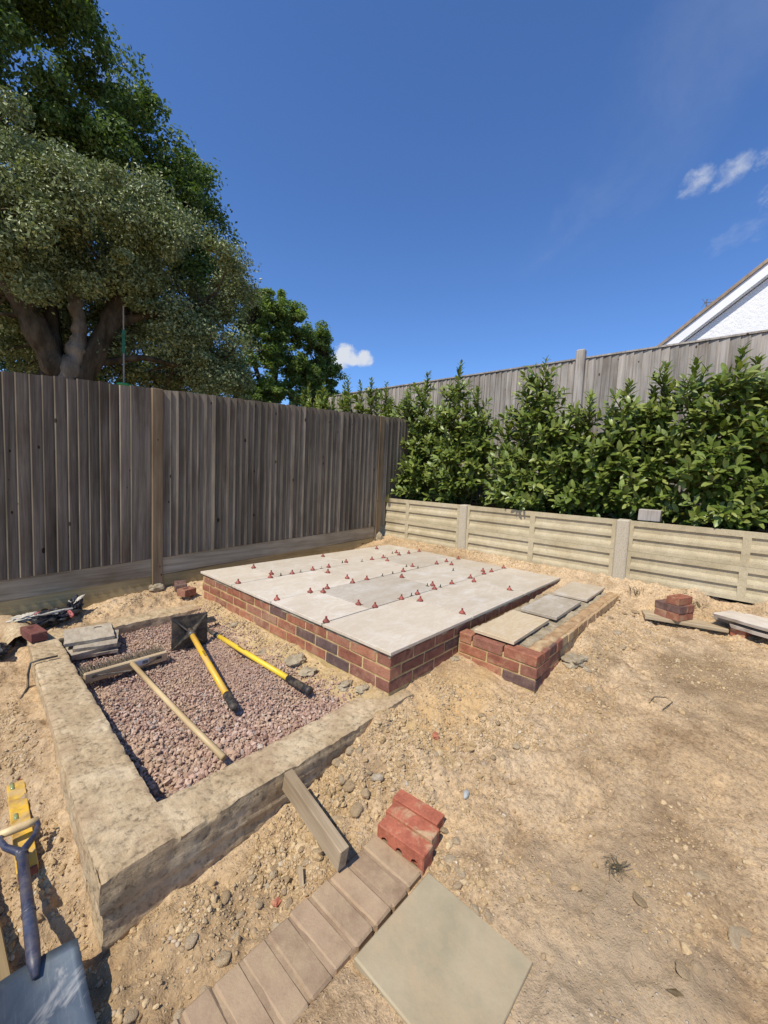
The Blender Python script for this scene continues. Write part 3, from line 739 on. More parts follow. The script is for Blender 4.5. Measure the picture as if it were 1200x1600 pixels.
def course(parent, axis, start, end, fixed, inward, z, first, dark=(), pick=None):
    """bricks from start to end along axis ('x' or 'y') with outer face at 'fixed'"""
    p = start; k = 0
    sgn = 1 if end > start else -1
    while (end - p) * sgn > 0.05:
        half = (k == 0 and first == 'h')
        L = 0.1025 if half else 0.215
        L = min(L, (end - p) * sgn)
        kind = 's' if L > 0.16 else 'h'
        c = 'dark_brick' if k in dark else (pick or 'brick')
        mid = p + sgn * L / 2
        rz = 0 if axis == 'x' else math.pi / 2
        loc = (mid, fixed + inward * 0.05125) if axis == 'x' else (fixed + inward * 0.05125, mid)
        jx = random.gauss(0, .0012)
        o = put_brick(parent, kind, c, loc[0] + (jx if axis == 'y' else 0), loc[1] + (jx if axis == 'x' else 0), z, rz)
        if kind == 's' and L < 0.213: o.scale.x = L / 0.215
        if kind == 'h' and abs(L - .1025) > .004: o.scale.x = L / 0.1025
        p += sgn * (L + 0.01); k += 1
IN = 0.014
zs = [0.2025, 0.1275, 0.0525, -0.0225]
course(patio, 'y', IN + .1125, 2.40, IN, 1, zs[0], 's', dark=(4,))
course(patio, 'y', IN, 2.40, IN, 1, zs[1], 's', dark=(2, 3))
course(patio, 'y', IN + .1125, 2.40, IN, 1, zs[2], 's', dark=(1,))
course(patio, 'x', IN, 2.70, IN, 1, zs[0], 's', dark=(), pick='plum')
course(patio, 'x', IN + .1125, 2.70, IN, 1, zs[1], 's', dark=(2,), pick='plum')
course(patio, 'x', IN, 2.70, IN, 1, zs[2], 's', dark=(), pick='plum')
# quoins where the two faces meet, second course header seen on the right face
b = MB(); b.add(box_v(IN + .004, 2.69, IN + .004, 2.39, -.18, .2345), CF)
b.obj('mortar_core', M['mortar'], patio)
# uneven mortar bed between bricks and slabs
def rough_slab(x0, x1, y0, y1, z0, z1, amp, step=0.03, seed=0, edge=0.012):
    nx = max(3, int((x1 - x0) / step)); ny = max(3, int((y1 - y0) / step))
    xs = np.linspace(x0, x1, nx); ys = np.linspace(y0, y1, ny)
    X, Y = np.meshgrid(xs, ys, indexing='ij'); X = X.ravel(); Y = Y.ravel()
    onx = (np.abs(X - x0) < 1e-9) | (np.abs(X - x1) < 1e-9); ony = (np.abs(Y - y0) < 1e-9) | (np.abs(Y - y1) < 1e-9)
    cx, cy = (x0 + x1) / 2, (y0 + y1) / 2
    ed = edge * (0.5 + 0.5 * fbm(X * 14, Y * 14, s=seed, o=3))
    X2 = np.where(onx, X - np.sign(X - cx) * ed, X); Y2 = np.where(ony, Y - np.sign(Y - cy) * ed, Y)
    Z = z1 + amp * fbm(X * 12, Y * 12, s=seed + 3, o=3) - np.where(onx | ony, abs(amp) * 0.8, 0)
    top = np.stack([X2, Y2, Z], 1)
    idx = np.arange(nx * ny).reshape(nx, ny)
    rim = np.concatenate([idx[:, 0], idx[-1, 1:], idx[-2::-1, -1], idx[0, -2:0:-1]])
    low = top[rim].copy(); low[:, 2] = z0
    n = len(top); r2 = np.roll(rim, -1); L = n + np.arange(len(rim)); L2 = np.roll(L, -1)
    return np.concatenate([top, low]), np.concatenate([grid_v(nx, ny), np.stack([r2, rim, L, L2], 1)])
ROWS = [(0.0, (0, .900, 1.806, SL)), (.6035, (0, .452, 1.366, 2.288, SL)), (1.207, (0, .92, 1.832, SL)), (1.8105, (0, .456, 1.386, 2.302, SL))]
for ri, (y0, xs) in enumerate(ROWS):
    for a, c in zip(xs[:-1], xs[1:]):
        g = 0.0042
        x0, x1 = a + (g if a else 0), c - (g if c < SL else 0)
        yy0, yy1 = y0 + (g if y0 else 0), y0 + .6035 - g
        b = MB(); bv, bf = rough_slab(x0 + .010, x1 - .010, yy0 + .010, yy1 - .010, .225, .2505, .0004, .03, int(x0 * 10 + ri * 50) + 5, .010); b.add(bv, bf)
        b.obj('mortar_bed', M['grey_mortar'], patio)
        v, q, t = cham_box(x1 - x0, yy1 - yy0, 0.02, 0.0015)
        mt = M['tile']
        link('paving_slab', mesh_np('paving_slab', v, [q, t], False, [mt]), patio, ((x0 + x1) / 2, (yy0 + yy1) / 2, ZT - 0.01 + random.uniform(-.0012, .0012)))

# ------------------------------------------------------------------ step beside the patio
step = empty('brick_step', (1.8, -.27, 0.0), 'low red brick step with three small slabs bedded in mortar along the patio side', 'step')
sx0, sy0 = 0.735, -0.540
for k, (z, first) in enumerate(((0.166, 's'), (0.091, 'h'), (0.016, 's'))):
    # front face (towards -x): runs in +y from the outer corner
    p = sy0 + (0.1125 if first == 'h' else 0); i = 0
    while p < -0.005:
        L = 0.215
        L = min(L, 0.004 - p)
        kind = 's' if L > .16 else 'h'
        c = 'dark_brick' if (k == 2 and i == 0) else 'brick'
        o = put_brick(step, kind, c, sx0 + .05125 + random.gauss(0, .001), p + L / 2, z, math.pi / 2)
        o.scale.x = L / (0.215 if kind == 's' else 0.1025)
        p += L + .01; i += 1
    # long face (towards -y)
    p = sx0 + (0.1125 if first == 's' else 0.0); i = 0
    while p < 2.93:
        top = (k == 0)
        # top course: bricks laid across, so headers show
        L = 0.1025 if top else 0.215
        kind = 'h' if L < .16 else 's'
        c = 'plum' if p < 1.15 else 'dusty_brick'
        if k == 0 and p < 1.0: c = 'plum' if i != 1 else 'dark_brick'
        o = put_brick(step, kind, c, p + L / 2, sy0 + .05125 + random.gauss(0, .002) - (0.004 if top else 0), z, 0)
        p += L + .01; i += 1
b = MB(); b.add(box_v(sx0 + .005, 2.95, sy0 + .005, .008, -.12, .155), CF); b.obj('mortar_core', M['mortar'], step)
b = MB(); v, f = rough_slab(sx0 + .02, 2.93, -.455, -.004, .12, .196, .011, .018, 9, .02); b.add(v, f)
b.obj('mortar_bed', M['grey_mortar'], step, True)
b = MB(); v, f = rough_slab(sx0 + .1, 2.93, -.53, -.435, .12, .205, .0055, .014, 14, .015); b.add(v, f)
b.obj('mortar_smear', M['dusty_brick'], step, True)
for (x0, x1, y0, y1, rz, mt) in ((.77, 1.385, -.372, -.085, .004, 'tile_warm'), (1.475, 2.095, -.392, -.108, .004, 'tile_grey'), (2.20, 2.83, -.404, -.10, .012, 'tile_grey')):
    v, q, t = cham_box(x1 - x0, y1 - y0, 0.024, 0.0025, .001)
    link('paving_slab', mesh_np('paving_slab', v, [q, t], False, [M[mt]]), step, ((x0 + x1) / 2 - 1.8, (y0 + y1) / 2 + .27, .224), (0, 0, rz))
for o in step.children:
    if o.name.split('.')[0] != 'paving_slab': o.location.x -= 1.8; o.location.y += .27

# ------------------------------------------------------------------ concrete footing (rough strips round the gravel pit)
def rough_box(x0, x1, y0, y1, z0, z1, step, seed, amp=0.007, sag=None, others=(), warp=None):
    """box with gridded, displaced top and sides"""
    nx = max(2, int((x1 - x0) / step)) + 1; ny = max(2, int((y1 - y0) / step)) + 1; nz = max(2, int((z1 - z0) / (step * 1.2))) + 1
    mb = MB()
    def face(P, nrm, n0, n1):
        P = P.reshape(-1, 3)
        x, y, z = P.T
        off = np.stack([amp * (.34 * fbm(x * 24 + 7 * q, y * 24, z * 24, s=70 + q, o=3) + .16 * vn(x * 3, y * 3, z * 3 + 5 * q, s=75 + q)) for q in range(3)], 1)
        pit = np.maximum(0, vn(x * 26, y * 26, z * 26, s=90) - .45) * .02
        off[:, 2] -= pit * (np.abs(z - z1) < 1e-9)
        Q = P + off
        # poured lifts: horizontal ledges on the upright faces
        side = np.minimum(np.abs(y - y0), np.abs(y - y1)); sidx = np.minimum(np.abs(x - x0), np.abs(x - x1))
        lay = vn(z * 34 + .8 * vn(x * 3, y * 3, s=77), x * 1.5 + y * 1.5, s=78) * .006 + vn(z * 90 + .5 * vn(x * 5, y * 5, s=79), x * 3 + y * 3, s=80) * .003
        lay = lay * sstep(0, .05, z1 - z)
        Q[:, 0] += np.where(np.abs(x - x0) < 1e-9, -lay, np.where(np.abs(x - x1) < 1e-9, lay, 0))
        Q[:, 1] += np.where(np.abs(y - y0) < 1e-9, -lay, np.where(np.abs(y - y1) < 1e-9, lay, 0))
        onedge = (np.abs(z - z1) < 1e-9) & (np.minimum(side, sidx) < 1e-9)
        for (a_, b_, c_, d_) in others:
            onedge &= ~((x > a_ - .012) & (x < b_ + .012) & (y > c_ - .012) & (y < d_ + .012))
        r = 0.002 + 0.008 * np.maximum(0, vn(x * 26, y * 26, s=81)) + 0.03 * np.maximum(0, vn(x * 8, y * 8, s=82) - .4)
        Q[:, 2] -= np.where(onedge, r, 0)
        if warp is not None: Q[:, 0] += warp(P[:, 0], P[:, 1])
        if sag is not None: Q[:, 2] += sag(Q[:, 0], Q[:, 1]) * (z > z0 + 0.1)
        mb.add(Q, grid_v(n0, n1))
    xs, ys, zs_ = np.linspace(x0, x1, nx), np.linspace(y0, y1, ny), np.linspace(z0, z1, nz)
    X, Y = np.meshgrid(xs, ys, indexing='ij'); face(np.stack([X, Y, np.full_like(X, z1)], -1), (0, 0, 1), nx, ny)
    for y, s_ in ((y0, -1), (y1, 1)):
        X, Z = np.meshgrid(xs, zs_, indexing='ij'); face(np.stack([X, np.full_like(X, y), Z], -1), (0, s_, 0), nx, nz)
    for x, s_ in ((x0, -1), (x1, 1)):
        Y, Z = np.meshgrid(ys, zs_, indexing='ij'); face(np.stack([np.full_like(Y, x), Y, Z], -1), (s_, 0, 0), ny, nz)
    return mb
footing = empty('concrete_footing', (-.7, 1.0, -.4), 'rough L-cornered concrete footing strip around the pink gravel', 'footing')
def place_fp(mb, name):
    o = mb.obj(name, M['concrete'], footing, True); o.location = (.7, -1.0, .4); return o
RA, RB, RC = (-1.38, .16, -.052, .146), (-1.38, -1.155, .1465, 2.36), (-1.1545, -.02, 2.17, 2.36)
place_fp(rough_box(*RA, -.45, -.014, .0115, 1, sag=lambda x, y: .012 * sstep(-.5, .1, x), others=(RB,)), 'strip')
place_fp(rough_box(*RB, -.45, -.014, .0115, 2, others=(RA, RC), warp=lambda x, y: (y - .1465) * (.052 * (-1.155 - x) / .225 + .020 * (1 - (-1.155 - x) / .225))), 'strip')
place_fp(rough_box(-1.115, -.02, 2.17, 2.36, -.45, -.010, .013, 3, others=((-1.4, -1.05, .1, 2.4),)), 'strip')
mb = MB()
v, f = tube_v([(-1.28, 2.34, -.10), (-1.27, 2.5, -.09), (-1.29, 2.66, -.07), (-1.36, 2.80, -.05), (-1.5, 2.88, -.05)], [.11, .105, .10, .10, .10], 12)[:2]
v = v + (0.012 * fbm(v[:, 0] * 12, v[:, 1] * 12, v[:, 2] * 12, s=91, o=3))[:, None]
mb.add(v, f); place_fp(mb, 'rounded_end')

# ------------------------------------------------------------------ closeboard timber fence (left and back)
fence = empty('timber_fence', (.8, 2.82, .1), 'brown-grey closeboard fence of overlapping vertical boards behind the patio', 'fence')
FO = Vector((.8, 2.82, .1))
ztop = lambda x: 1.966 + (0.062 if x < -.25 else 0.0555) * (x + .29)
zgb = lambda x: .362 + .0395 * (x + .28)
def fpart(name, verts, faces, mat, origin, smooth=False):
    me = mesh_np(name, np.asarray(verts) - np.asarray(origin), faces, smooth, [mat])
    return link(name, me, fence, Vector(origin) - FO)
def feather(x0, x1, thick_left, zb0, zb1, zt0, zt1, y=2.80, ins=0.0):
    """feather-edge board; y is the back plane"""
    tl, tr = (.022, .006) if thick_left else (.006, .022)
    yl, yr = (y - .007 if thick_left else y), (y if thick_left else y - .007)
    yl += random.uniform(-.0015, .0015); yr += random.uniform(-.0015, .0015)
    wv = random.gauss(0, .0015)
    zm = .5
    cols = []
    for (x, yb, t, zb, zt, sg) in ((x0, yl, tl, zb0, zt0, 1), (x1, yr, tr, zb1, zt1, -1)):
        thick = t > .012; c_ = .007 if thick else .001
        prof = [(x, yb), (x, yb - t + c_), (x + sg * c_, yb - t)]
        cols += prof if sg == 1 else prof[::-1]
    cols = cols           # back-left, left edge, left front, right front, right edge, back-right
    n6 = 6; P = []
    for zi in range(3):
        for ci, (x, yy) in enumerate(cols):
            zb, zt = (zb0, zt0) if ci < 3 else (zb1, zt1)
            z = (zb, (zb + zt) * .5, zt)[zi]
            P.append((x + (wv if zi == 1 else 0), yy, z))
    P = np.array(P); F = []
    for zi in range(2):
        for k in range(n6):
            a, b_ = zi * n6 + k, zi * n6 + (k + 1) % n6
            F.append([a, b_, b_ + n6, a + n6])
    F += [[0, 5, 4, 3], [0, 3, 2, 1], [12, 13, 14, 15], [12, 15, 16, 17]]
    return P, np.array(F)
def fboard(x0, x1, tl, mat, y=2.80):
    j = random.uniform(-.008, .006)
    P, F = feather(x0, x1, tl, zgb(x0) + .004, zgb(x1) + .004, ztop(x0) + j, ztop(x1) + j, y)
    fpart('board', P, F, mat, ((x0 + x1) / 2, y, zgb(x0)))
le = [-1.99, -1.91, -1.835, -1.76, -1.685, -1.61, -1.535, -1.46, -1.39, -1.3206, -1.2493, -1.168, -1.0914, -1.016, -.934, -.866, -.7917, -.7149, -.640, -.563, -.479]
for a, c in zip(le[:-1], le[1:]): fboard(a, c + .022, True, M['fence_wood'])
P, F = feather(-.479, -.304, True, zgb(-.479), zgb(-.304), ztop(-.479), ztop(-.304)); fpart('board', P, F, M['fence_wood'], (-.39, 2.80, zgb(-.4)))
re_ = [-.206, -.128, -.0594, .0112, .0732, .1365, .219, .3083, .3818, .4644, .537, .6115, .682, .7528, .8327, .9147, .9846, 1.056, 1.144, 1.204, 1.296, 1.374, 1.4547, 1.5537, 1.621, 1.725, 1.832, 1.905, 1.979, 2.0747, 2.172, 2.252, 2.355, 2.4386, 2.524, 2.612, 2.701, 2.795]
for a, c in zip(re_[:-1], re_[1:]): fboard(a - .022, c, False, M['fence_wood'])
x = 2.92
while x < 4.4:
    w = random.uniform(.075, .09)
    fboard(x - .02, x + w, False, M['fence_wood']); x += w
for (x0, x1, z0, mt) in ((-.300, -.208, .0, 'post_wood'), (2.80, 2.905, .2, 'post_wood'), (-2.1, -2.0, 0, 'post_wood')):
    v, q, t = cham_box(x1 - x0, .10, ztop(x0) - z0 + .004, .004)
    c = ((x0 + x1) / 2, 2.815, (z0 + ztop(x0)) / 2)
    fpart('post', v + np.array(c), [q, t], M[mt], (c[0], c[1], z0))
for (x0, x1) in ((-2.0, -.302), (-.206, 2.798)):
    for (dz, h, mt, yy) in ((0, .168, 'gravel_board', 2.792), (-.172, .27, 'gravel_board_new', 2.796)):
        n = 12
        xs = np.linspace(x0, x1, n); V = []
        for xx in xs:
            zt = zgb(xx) + dz + .003 * math.sin(xx * 3 + dz * 9); zb = zt - h
            V += [(xx, yy - .001, zb), (xx, yy - .001, zt), (xx, yy + .024, zt), (xx, yy + .024, zb)]
        F = []
        for i in range(n - 1):
            for k in range(4): F.append([i * 4 + k, i * 4 + (k + 1) % 4, i * 4 + 4 + (k + 1) % 4, i * 4 + 4 + k])
        F += [[3, 2, 1, 0], [n * 4 - 4, n * 4 - 3, n * 4 - 2, n * 4 - 1]]
        fpart('gravel_board', V, np.array(F)[:, ::-1], M[mt], ((x0 + x1) / 2, yy, zgb((x0 + x1) / 2) + dz))
for zf in (.25, .85, 1.4):       # arris rails at the back
    V = box_v(-2.0, 4.3, 2.83, 2.90, zf + .3, zf + .37); V[:, 2] += .05 * V[:, 0]
    fpart('rail', V, CF, M['post_wood'], (1.1, 2.86, zf + .35))
# poured concrete at the post feet
def lump(name, c, r, mat, parent=None, seed=0, amp=.3, sub=3):
    v, f = ico(sub)
    d = 1 + amp * fbm(v[:, 0] * 1.7 + seed, v[:, 1] * 1.7, v[:, 2] * 1.7, s=seed, o=3)
    v = v * d[:, None] * np.array(r)
    return link(name, mesh_np(name, v, f, False, [mat]), parent, c)
for (c, r, sd) in (((-.255, 2.775, .075), (.075, .06, .05), 4), ((2.86, 2.74, .30), (.05, .06, .085), 6)):
    o = lump('post_concrete', Vector(c) - FO, r, M['grey_mortar'], fence, sd)

# ------------------------------------------------------------------ concrete retaining wall
XW = 3.03
rwall = empty('retaining_wall', (XW, .4, .3), 'low retaining wall of ribbed concrete panels between concrete posts', 'wall')
RO = Vector((XW, .4, .3))
H = .306
def panel_mesh(y0, y1):
    """ribbed gravel board: two sunk weatherboard strips with end and centre stiles; front faces -x, local z from 0 to H"""
    d = .017
    prof = [(0, 0), (0, .030), (-.0, .036), (d * .25, .052), (d, .075), (d, .128), (0, .1285), (0, .158), (d * .25, .172), (d, .196), (d, .255), (0, .2555), (0, H)]
    # sunk strips only between the stiles
    mid = (y0 + y1) / 2
    cuts = [y0, y0 + .035, mid - .03, mid + .03, y1 - .035, y1]
    mb = MB()
    flat = [(0, p[1]) for p in prof]
    for k in range(5):
        pr = prof if k in (1, 3) else flat
        n = len(pr)
        V = np.array([(px_, cuts[k], pz_) for px_, pz_ in pr] + [(px_, cuts[k + 1], pz_) for px_, pz_ in pr])
        F = np.array([[i, i + n, i + n + 1, i + 1] for i in range(n - 1)])[:, ::-1]
        mb.add(V, F)
        if k in (1, 3):   # close the strip ends against the stiles
            for off in (0, n):
                pts = V[off:off + n]
                bk = pts.copy(); bk[:, 0] = 0
                mb.add(np.concatenate([pts, bk]), np.array([[i, i + 1, n + i + 1, n + i] for i in range(n - 1)]))
    v = box_v(.0005, .045, y0, y1, 0, H); mb.add(v[[0, 1, 2, 3, 4, 5, 6, 7]], CF[[0, 1, 2, 3, 4]])
    me = mb.mesh('panel', M['wall'])
    return me
for (y0, y1) in ((1.462, 3.25), (-.405, 1.342), (-2.31, -.53)):
    for k in range(2):
        z = .300 + k * (H + .002)
        me = panel_mesh(y0 - (y0 + y1) / 2, y1 - (y0 + y1) / 2)
        # (mid stile computed in local coordinates)
        o = link('panel', me, rwall, Vector((XW + random.uniform(-.002, .002), (y0 + y1) / 2, z)) - RO)
        o.rotation_euler = (0, -.02, 0)
for y0, y1 in ((1.342, 1.462), (-.53, -.405), (-2.43, -2.31)):
    v, q, t = cham_box(.13, y1 - y0 - .004, .93, .012)
    o = link('post', mesh_np('post', v, [q, t], False, [M['wall_post']]), rwall, Vector((XW + .045, (y0 + y1) / 2, .455)) - RO)
    o.rotation_euler = (0, -.02, 0)
blk = link('timber_block', None or mesh_np('timber_block', cham_box(.18, .19, .115, .006, .002)[0], list(cham_box(.18, .19, .115, .006)[1:]), False, [M['grey_wood']]), None, (3.24, -.66, .975), (0, 0, .06))
tag(blk, 'weathered grey timber block poking out above the retaining wall between two laurels', 'timber block')

# ------------------------------------------------------------------ tall silvered fence behind the hedge
XH = 4.6
tall = empty('tall_fence', (XH, 1.5, .9), 'tall silver-grey closeboard fence behind the laurel hedge', 'fence')
TO = Vector((XH, 1.5, .9))
TZ = 3.035
def tpart(name, verts, faces, mat, origin):
    me = mesh_np(name, np.asarray(verts) - np.asarray(origin), faces, False, [mat]); return link(name, me, tall, Vector(origin) - TO)
posts_y = [-2.2, .555, 5.98]
y = -2.9
while y < 5.94:
    w = random.uniform(.085, .101)
    if True:
        t0 = XH - random.uniform(0, .003)
        zt = TZ + random.uniform(-.004, .003)
        V = [(t0 - .024, y, .95), (t0, y, .95), (t0 - .024, y, zt), (t0, y, zt), (t0 - .004, y + w + .02, .95), (t0 + .008, y + w + .02, .95), (t0 - .004, y + w + .02, zt), (t0 + .008, y + w + .02, zt)]
        F = np.array([[0, 4, 6, 2], [1, 3, 7, 5], [0, 2, 3, 1], [4, 5, 7, 6], [2, 6, 7, 3], [0, 1, 5, 4]])
        tpart('board', V, F[:, ::-1], M['grey_wood'], (XH, y + w / 2, .95))
    y += w
for p in posts_y:
    hh_ = 2.16 if p < 3 else 2.0
    v, q, t = cham_box(.10, .12, hh_, .014); c = np.array((XH - .055, p, 1.0 + hh_ / 2))
    tpart('post', v + c, [q, t], M['grey_wood'], tuple(c))
for a, c in zip(posts_y[:-1], posts_y[1:]):
    vv = box_v(XH - .035, XH + .05, a + .06, c - .06, TZ + .004, TZ + .026)
    tpart('capping_rail', vv, CF, M['grey_wood'], (XH, (a + c) / 2, TZ))

# ------------------------------------------------------------------ neighbour's house and aerial
house = empty('white_house', (10, -3.2, .9), 'white roughcast gable end of a house behind the tall fence', 'house')
HO = Vector((10, -3.2, .9))
HXf = 10.0
ys, zs2 = .02, 4.86        # where the barge meets the line of sight; slope of the verge
sl = math.tan(math.radians(40.5))
apex_y = -4.2
def vz(y): return 4.86 + (0.17 - y) * .80
def hpart(name, V, F, mat):
    V = np.asarray(V) - np.array(HO); return link(name, mesh_np(name, V, F, False, [mat]), house, (0, 0, 0))
ye = 0.75; ya = -4.2
P = [(HXf, ye, .9), (HXf, ye, vz(ye) - .34), (HXf, ya, vz(ya) - .34), (HXf, 2 * ya - ye, vz(ye) - .34), (HXf, 2 * ya - ye, .9)]
B = [(x_ + 8, y_, z_) for x_, y_, z_ in P]
hpart('wall', P + B, [np.array([[0, 1, 2, 3, 4], [9, 8, 7, 6, 5]])[:, ::-1], np.array([[0, 5, 6, 1], [1, 6, 7, 2], [2, 7, 8, 3], [3, 8, 9, 4]])], M['render_white'])
def slope_prism(name, x0, x1, ytop, ybot, t0, t1, mat, side=1):
    f = (lambda y_: y_) if side == 1 else (lambda y_: 2 * ya - y_)
    V = []
    for x_ in (x0, x1):
        for y_ in (ytop, ybot):
            for tt in (t0, t1): V.append((x_, f(y_), vz(y_) + tt))
    F = np.array([[0, 1, 3, 2], [4, 6, 7, 5], [0, 4, 5, 1], [2, 3, 7, 6], [1, 5, 7, 3], [0, 2, 6, 4]])
    hpart(name, V, F if side == 1 else F[:, ::-1], mat)
for sd in (1, -1):
    slope_prism('bargeboard', HXf - .15, HXf - .115, ya, 1.05, -.30, -.055, M['white_paint'], sd)
    slope_prism('soffit', HXf - .115, HXf + .01, ya, 1.05, -.32, -.28, M['white_paint'], sd)
    slope_prism('roof', HXf - .19, HXf + 8.2, ya, 1.15, -.05, .03, M['roof_tile'], sd)
aer = empty('tv_aerial', (13, 0.0, 5.4), 'thin television aerial on a mast just left of the white gable', 'aerial')
b = MB(); b.add(*tube_v([(0, 0, 0), (0, 0, 1.2)], .012, 6)); b.obj('mast', M['aerial'], aer)
b = MB(); b.add(*tube_v([(0, .06, 1.10), (.1, -.62, 1.08)], .010, 6)); b.obj('boom', M['aerial'], aer)
for k in range(9):
    y_ = -.08 - k * .058
    b = MB(); b.add(*tube_v([(-.02, y_, 1.01), (.02, y_, 1.19)], .005, 5)); b.obj('element', M['aerial'], aer)
b = MB(); b.add(*tube_v([(0, -.03, 1.0), (-.02, .10, 1.22)], .007, 5)); b.add(*tube_v([(0, -.03, 1.2), (-.02, .10, .98)], .007, 5)); b.obj('reflector', M['aerial'], aer)

# ------------------------------------------------------------------ trees
def leaf_quads(n, centers, radii, size, rs, up_bias=.45, flat=.8, aspect=.55):
    """leaf-sized folded rhombs scattered in clumps"""
    k = rs.randint(0, len(centers), n)
    d = rs.normal(0, 1, (n, 3)); d /= np.linalg.norm(d, axis=1)[:, None]
    r = rs.uniform(0, 1, n) ** (1 / 2.6)
    r = np.where(rs.uniform(0, 1, n) < .16, r * rs.uniform(1.0, 1.55, n), r)
    sk = rs.uniform(.55, 1.15, (len(centers), 3)); d = d * sk[k]
    pos = centers[k] + d * (r * radii[k])[:, None] * np.array([1, 1, flat])
    nrm = d * .7 + rs.normal(0, .55, (n, 3)); nrm[:, 2] += up_bias
    nrm /= np.linalg.norm(nrm, axis=1)[:, None]
    t = rs.normal(0, 1, (n, 3)); t -= nrm * (t * nrm).sum(1)[:, None]; t /= np.linalg.norm(t, axis=1)[:, None]
    s = np.cross(nrm, t)
    L = size * rs.uniform(.6, 1.35, n)
    a = pos - t * (L / 2)[:, None]; c = pos + t * (L / 2)[:, None]
    w = (L * aspect / 2)[:, None]; lift = nrm * (L * .12)[:, None]
    V = np.stack([a, pos + s * w + lift, c, pos - s * w + lift], 1).reshape(-1, 3)
    i = np.arange(n) * 4
    F = np.concatenate([np.stack([i, i + 1, i + 2], 1), np.stack([i, i + 2, i + 3], 1)])
    return V, F
def limb(mb, pts, r0, r1, seg=9, wob=.06, sub=8, rs=RS):
    pts = np.array(pts, float)
    t = np.linspace(0, len(pts) - 1, (len(pts) - 1) * sub + 1)
    P = np.stack([np.interp(t, np.arange(len(pts)), pts[:, k]) for k in range(3)], 1)
    for _ in range(2): P[1:-1] = (P[:-2] + 2 * P[1:-1] + P[2:]) / 4
    P[1:-1] += rs.normal(0, wob * r0, P[1:-1].shape)
    r = np.linspace(r0, r1, len(P)) * (1 + .10 * rs.normal(0, 1, len(P)))
    V_, *fs_ = tube_v(P, r, seg + 6)
    lump_ = np.stack([fbm(V_[:, 0] * 5 + 9 * q, V_[:, 1] * 5, V_[:, 2] * 2.2, s=140 + q, o=4) for q in range(3)], 1)
    V_ = V_ + lump_ * np.repeat(r, seg + 6)[:, None] * .12
    mb.add(V_, *fs_)
    return P
def twigs(mb, starts, centers, rs, r0=.045):
    for c in centers:
        d = np.linalg.norm(starts - c, axis=1)
        if d.min() > 1.7: continue
        s = starts[np.argmin(d + rs.uniform(0, .3, len(d)))]
        mid = (s + c) / 2 + rs.normal(0, .10, 3) * np.linalg.norm(c - s) + [0, 0, -.05]
        mb.add(*tube_v([s, mid, c], [r0, r0 * .6, r0 * .25], 5, False))
def hull_clumps(ells, n, rs, shell=.35, gap=None, thr=.28):
    out = []
    vol = np.array([np.prod(e[1]) for e in ells]); pr = vol / vol.sum()
    while len(out) < n:
        e = ells[rs.choice(len(ells), p=pr)]
        d = rs.normal(0, 1, 3); d /= np.linalg.norm(d)
        r = rs.uniform(shell, 1) ** .6
        p = np.array(e[0]) + d * r * np.array(e[1])
        if gap is not None and vn(p[0] / gap, p[1] / gap, p[2] / gap, s=7) > thr: continue
        out.append(p)
    return np.array(out)

rs = np.random.RandomState(5)
# grey-green evergreen oak leaning over the fence
holm = empty('evergreen_oak', (-.1, 7.6, .35), 'large grey-green evergreen oak with a pale forked trunk behind the fence', 'tree')
HOo = np.array((-.1, 7.6, .35))
tb = MB(); nodes = []
tr1 = limb(tb, np.array([(0, 7.6, .3), (-.02, 7.55, 1.6), (.0, 7.5, 2.7)]) - HOo, .33, .25, 14)
f1 = limb(tb, np.array([(.03, 7.5, 2.62), (.42, 7.42, 3.45), (.80, 7.35, 4.5), (1.02, 7.3, 5.35), (1.3, 7.3, 6.0)]) - HOo, .20, .07, 12)
f2 = limb(tb, np.array([(.6, 7.4, 3.8), (1.3, 7.2, 4.15), (2.0, 7.1, 4.5)]) - HOo, .10, .03)
f3 = limb(tb, np.array([(.25, 7.5, 3.0), (1.0, 7.2, 3.25), (2.1, 7.0, 3.2)]) - HOo, .07, .025)
f5 = limb(tb, np.array([(-.2, 7.6, 2.9), (-.25, 7.8, 4.0), (-.1, 8.0, 5.4), (.1, 8, 6.4)]) - HOo, .12, .04)
tb.obj('trunk', M['bark'], holm, True)
tb2 = MB()
limb(tb2, np.array([(-.1, 7.42, 2.55), (.02, 7.38, 3.1), (.10, 7.36, 3.55), (-.05, 7.45, 4.4)]) - HOo, .175, .07, 12)
tb2.obj('pale_limb', M['bark_pale'], holm, True)
tb3 = MB()
f4 = limb(tb3, np.array([(.25, 7.65, .4), (.28, 7.6, 2.3), (-.25, 7.55, 2.9), (-.62, 7.5, 3.7), (-.95, 7.45, 4.6), (-1.2, 7.4, 6.0)]) - HOo, .27, .13, 14)
tb3.obj('leaning_limb', M['bark'], holm, True)
ells = [((.3, 7.3, 5.4), (1.4, 1.2, .95)), ((1.7, 7.0, 4.75), (1.15, 1.1, 1.0)), ((-.9, 7.2, 5.1), (1.2, 1.2, 1.15)), ((-.6, 7.1, 4.6), (1.0, .9, .6)), ((.3, 7.0, 4.6), (.9, .9, .5)),
        ((2.1, 7.2, 3.5), (.95, 1.0, .75)), ((1.2, 8.2, 3.6), (1.6, .8, .9)), ((-.4, 8.4, 4.3), (1.7, .7, 1.3)), ((1.25, 7.3, 5.75), (.75, .8, .5)), ((-.35, 6.9, 5.75), (.8, .8, .65)), ((2.4, 7.3, 2.8), (.7, .8, .6)), ((1.2, 8.9, 2.9), (2.2, .6, .9)), ((-1.2, 8.9, 3.4), (1.6, .6, 1.5)), ((-.75, 7.0, 4.0), (.6, .5, .4)), ((.45, 6.9, 4.1), (.45, .4, .35)), ((2.75, 7.3, 5.0), (.5, .7, .7))]
cl = hull_clumps(ells, 400, rs, .35, .75, .12)
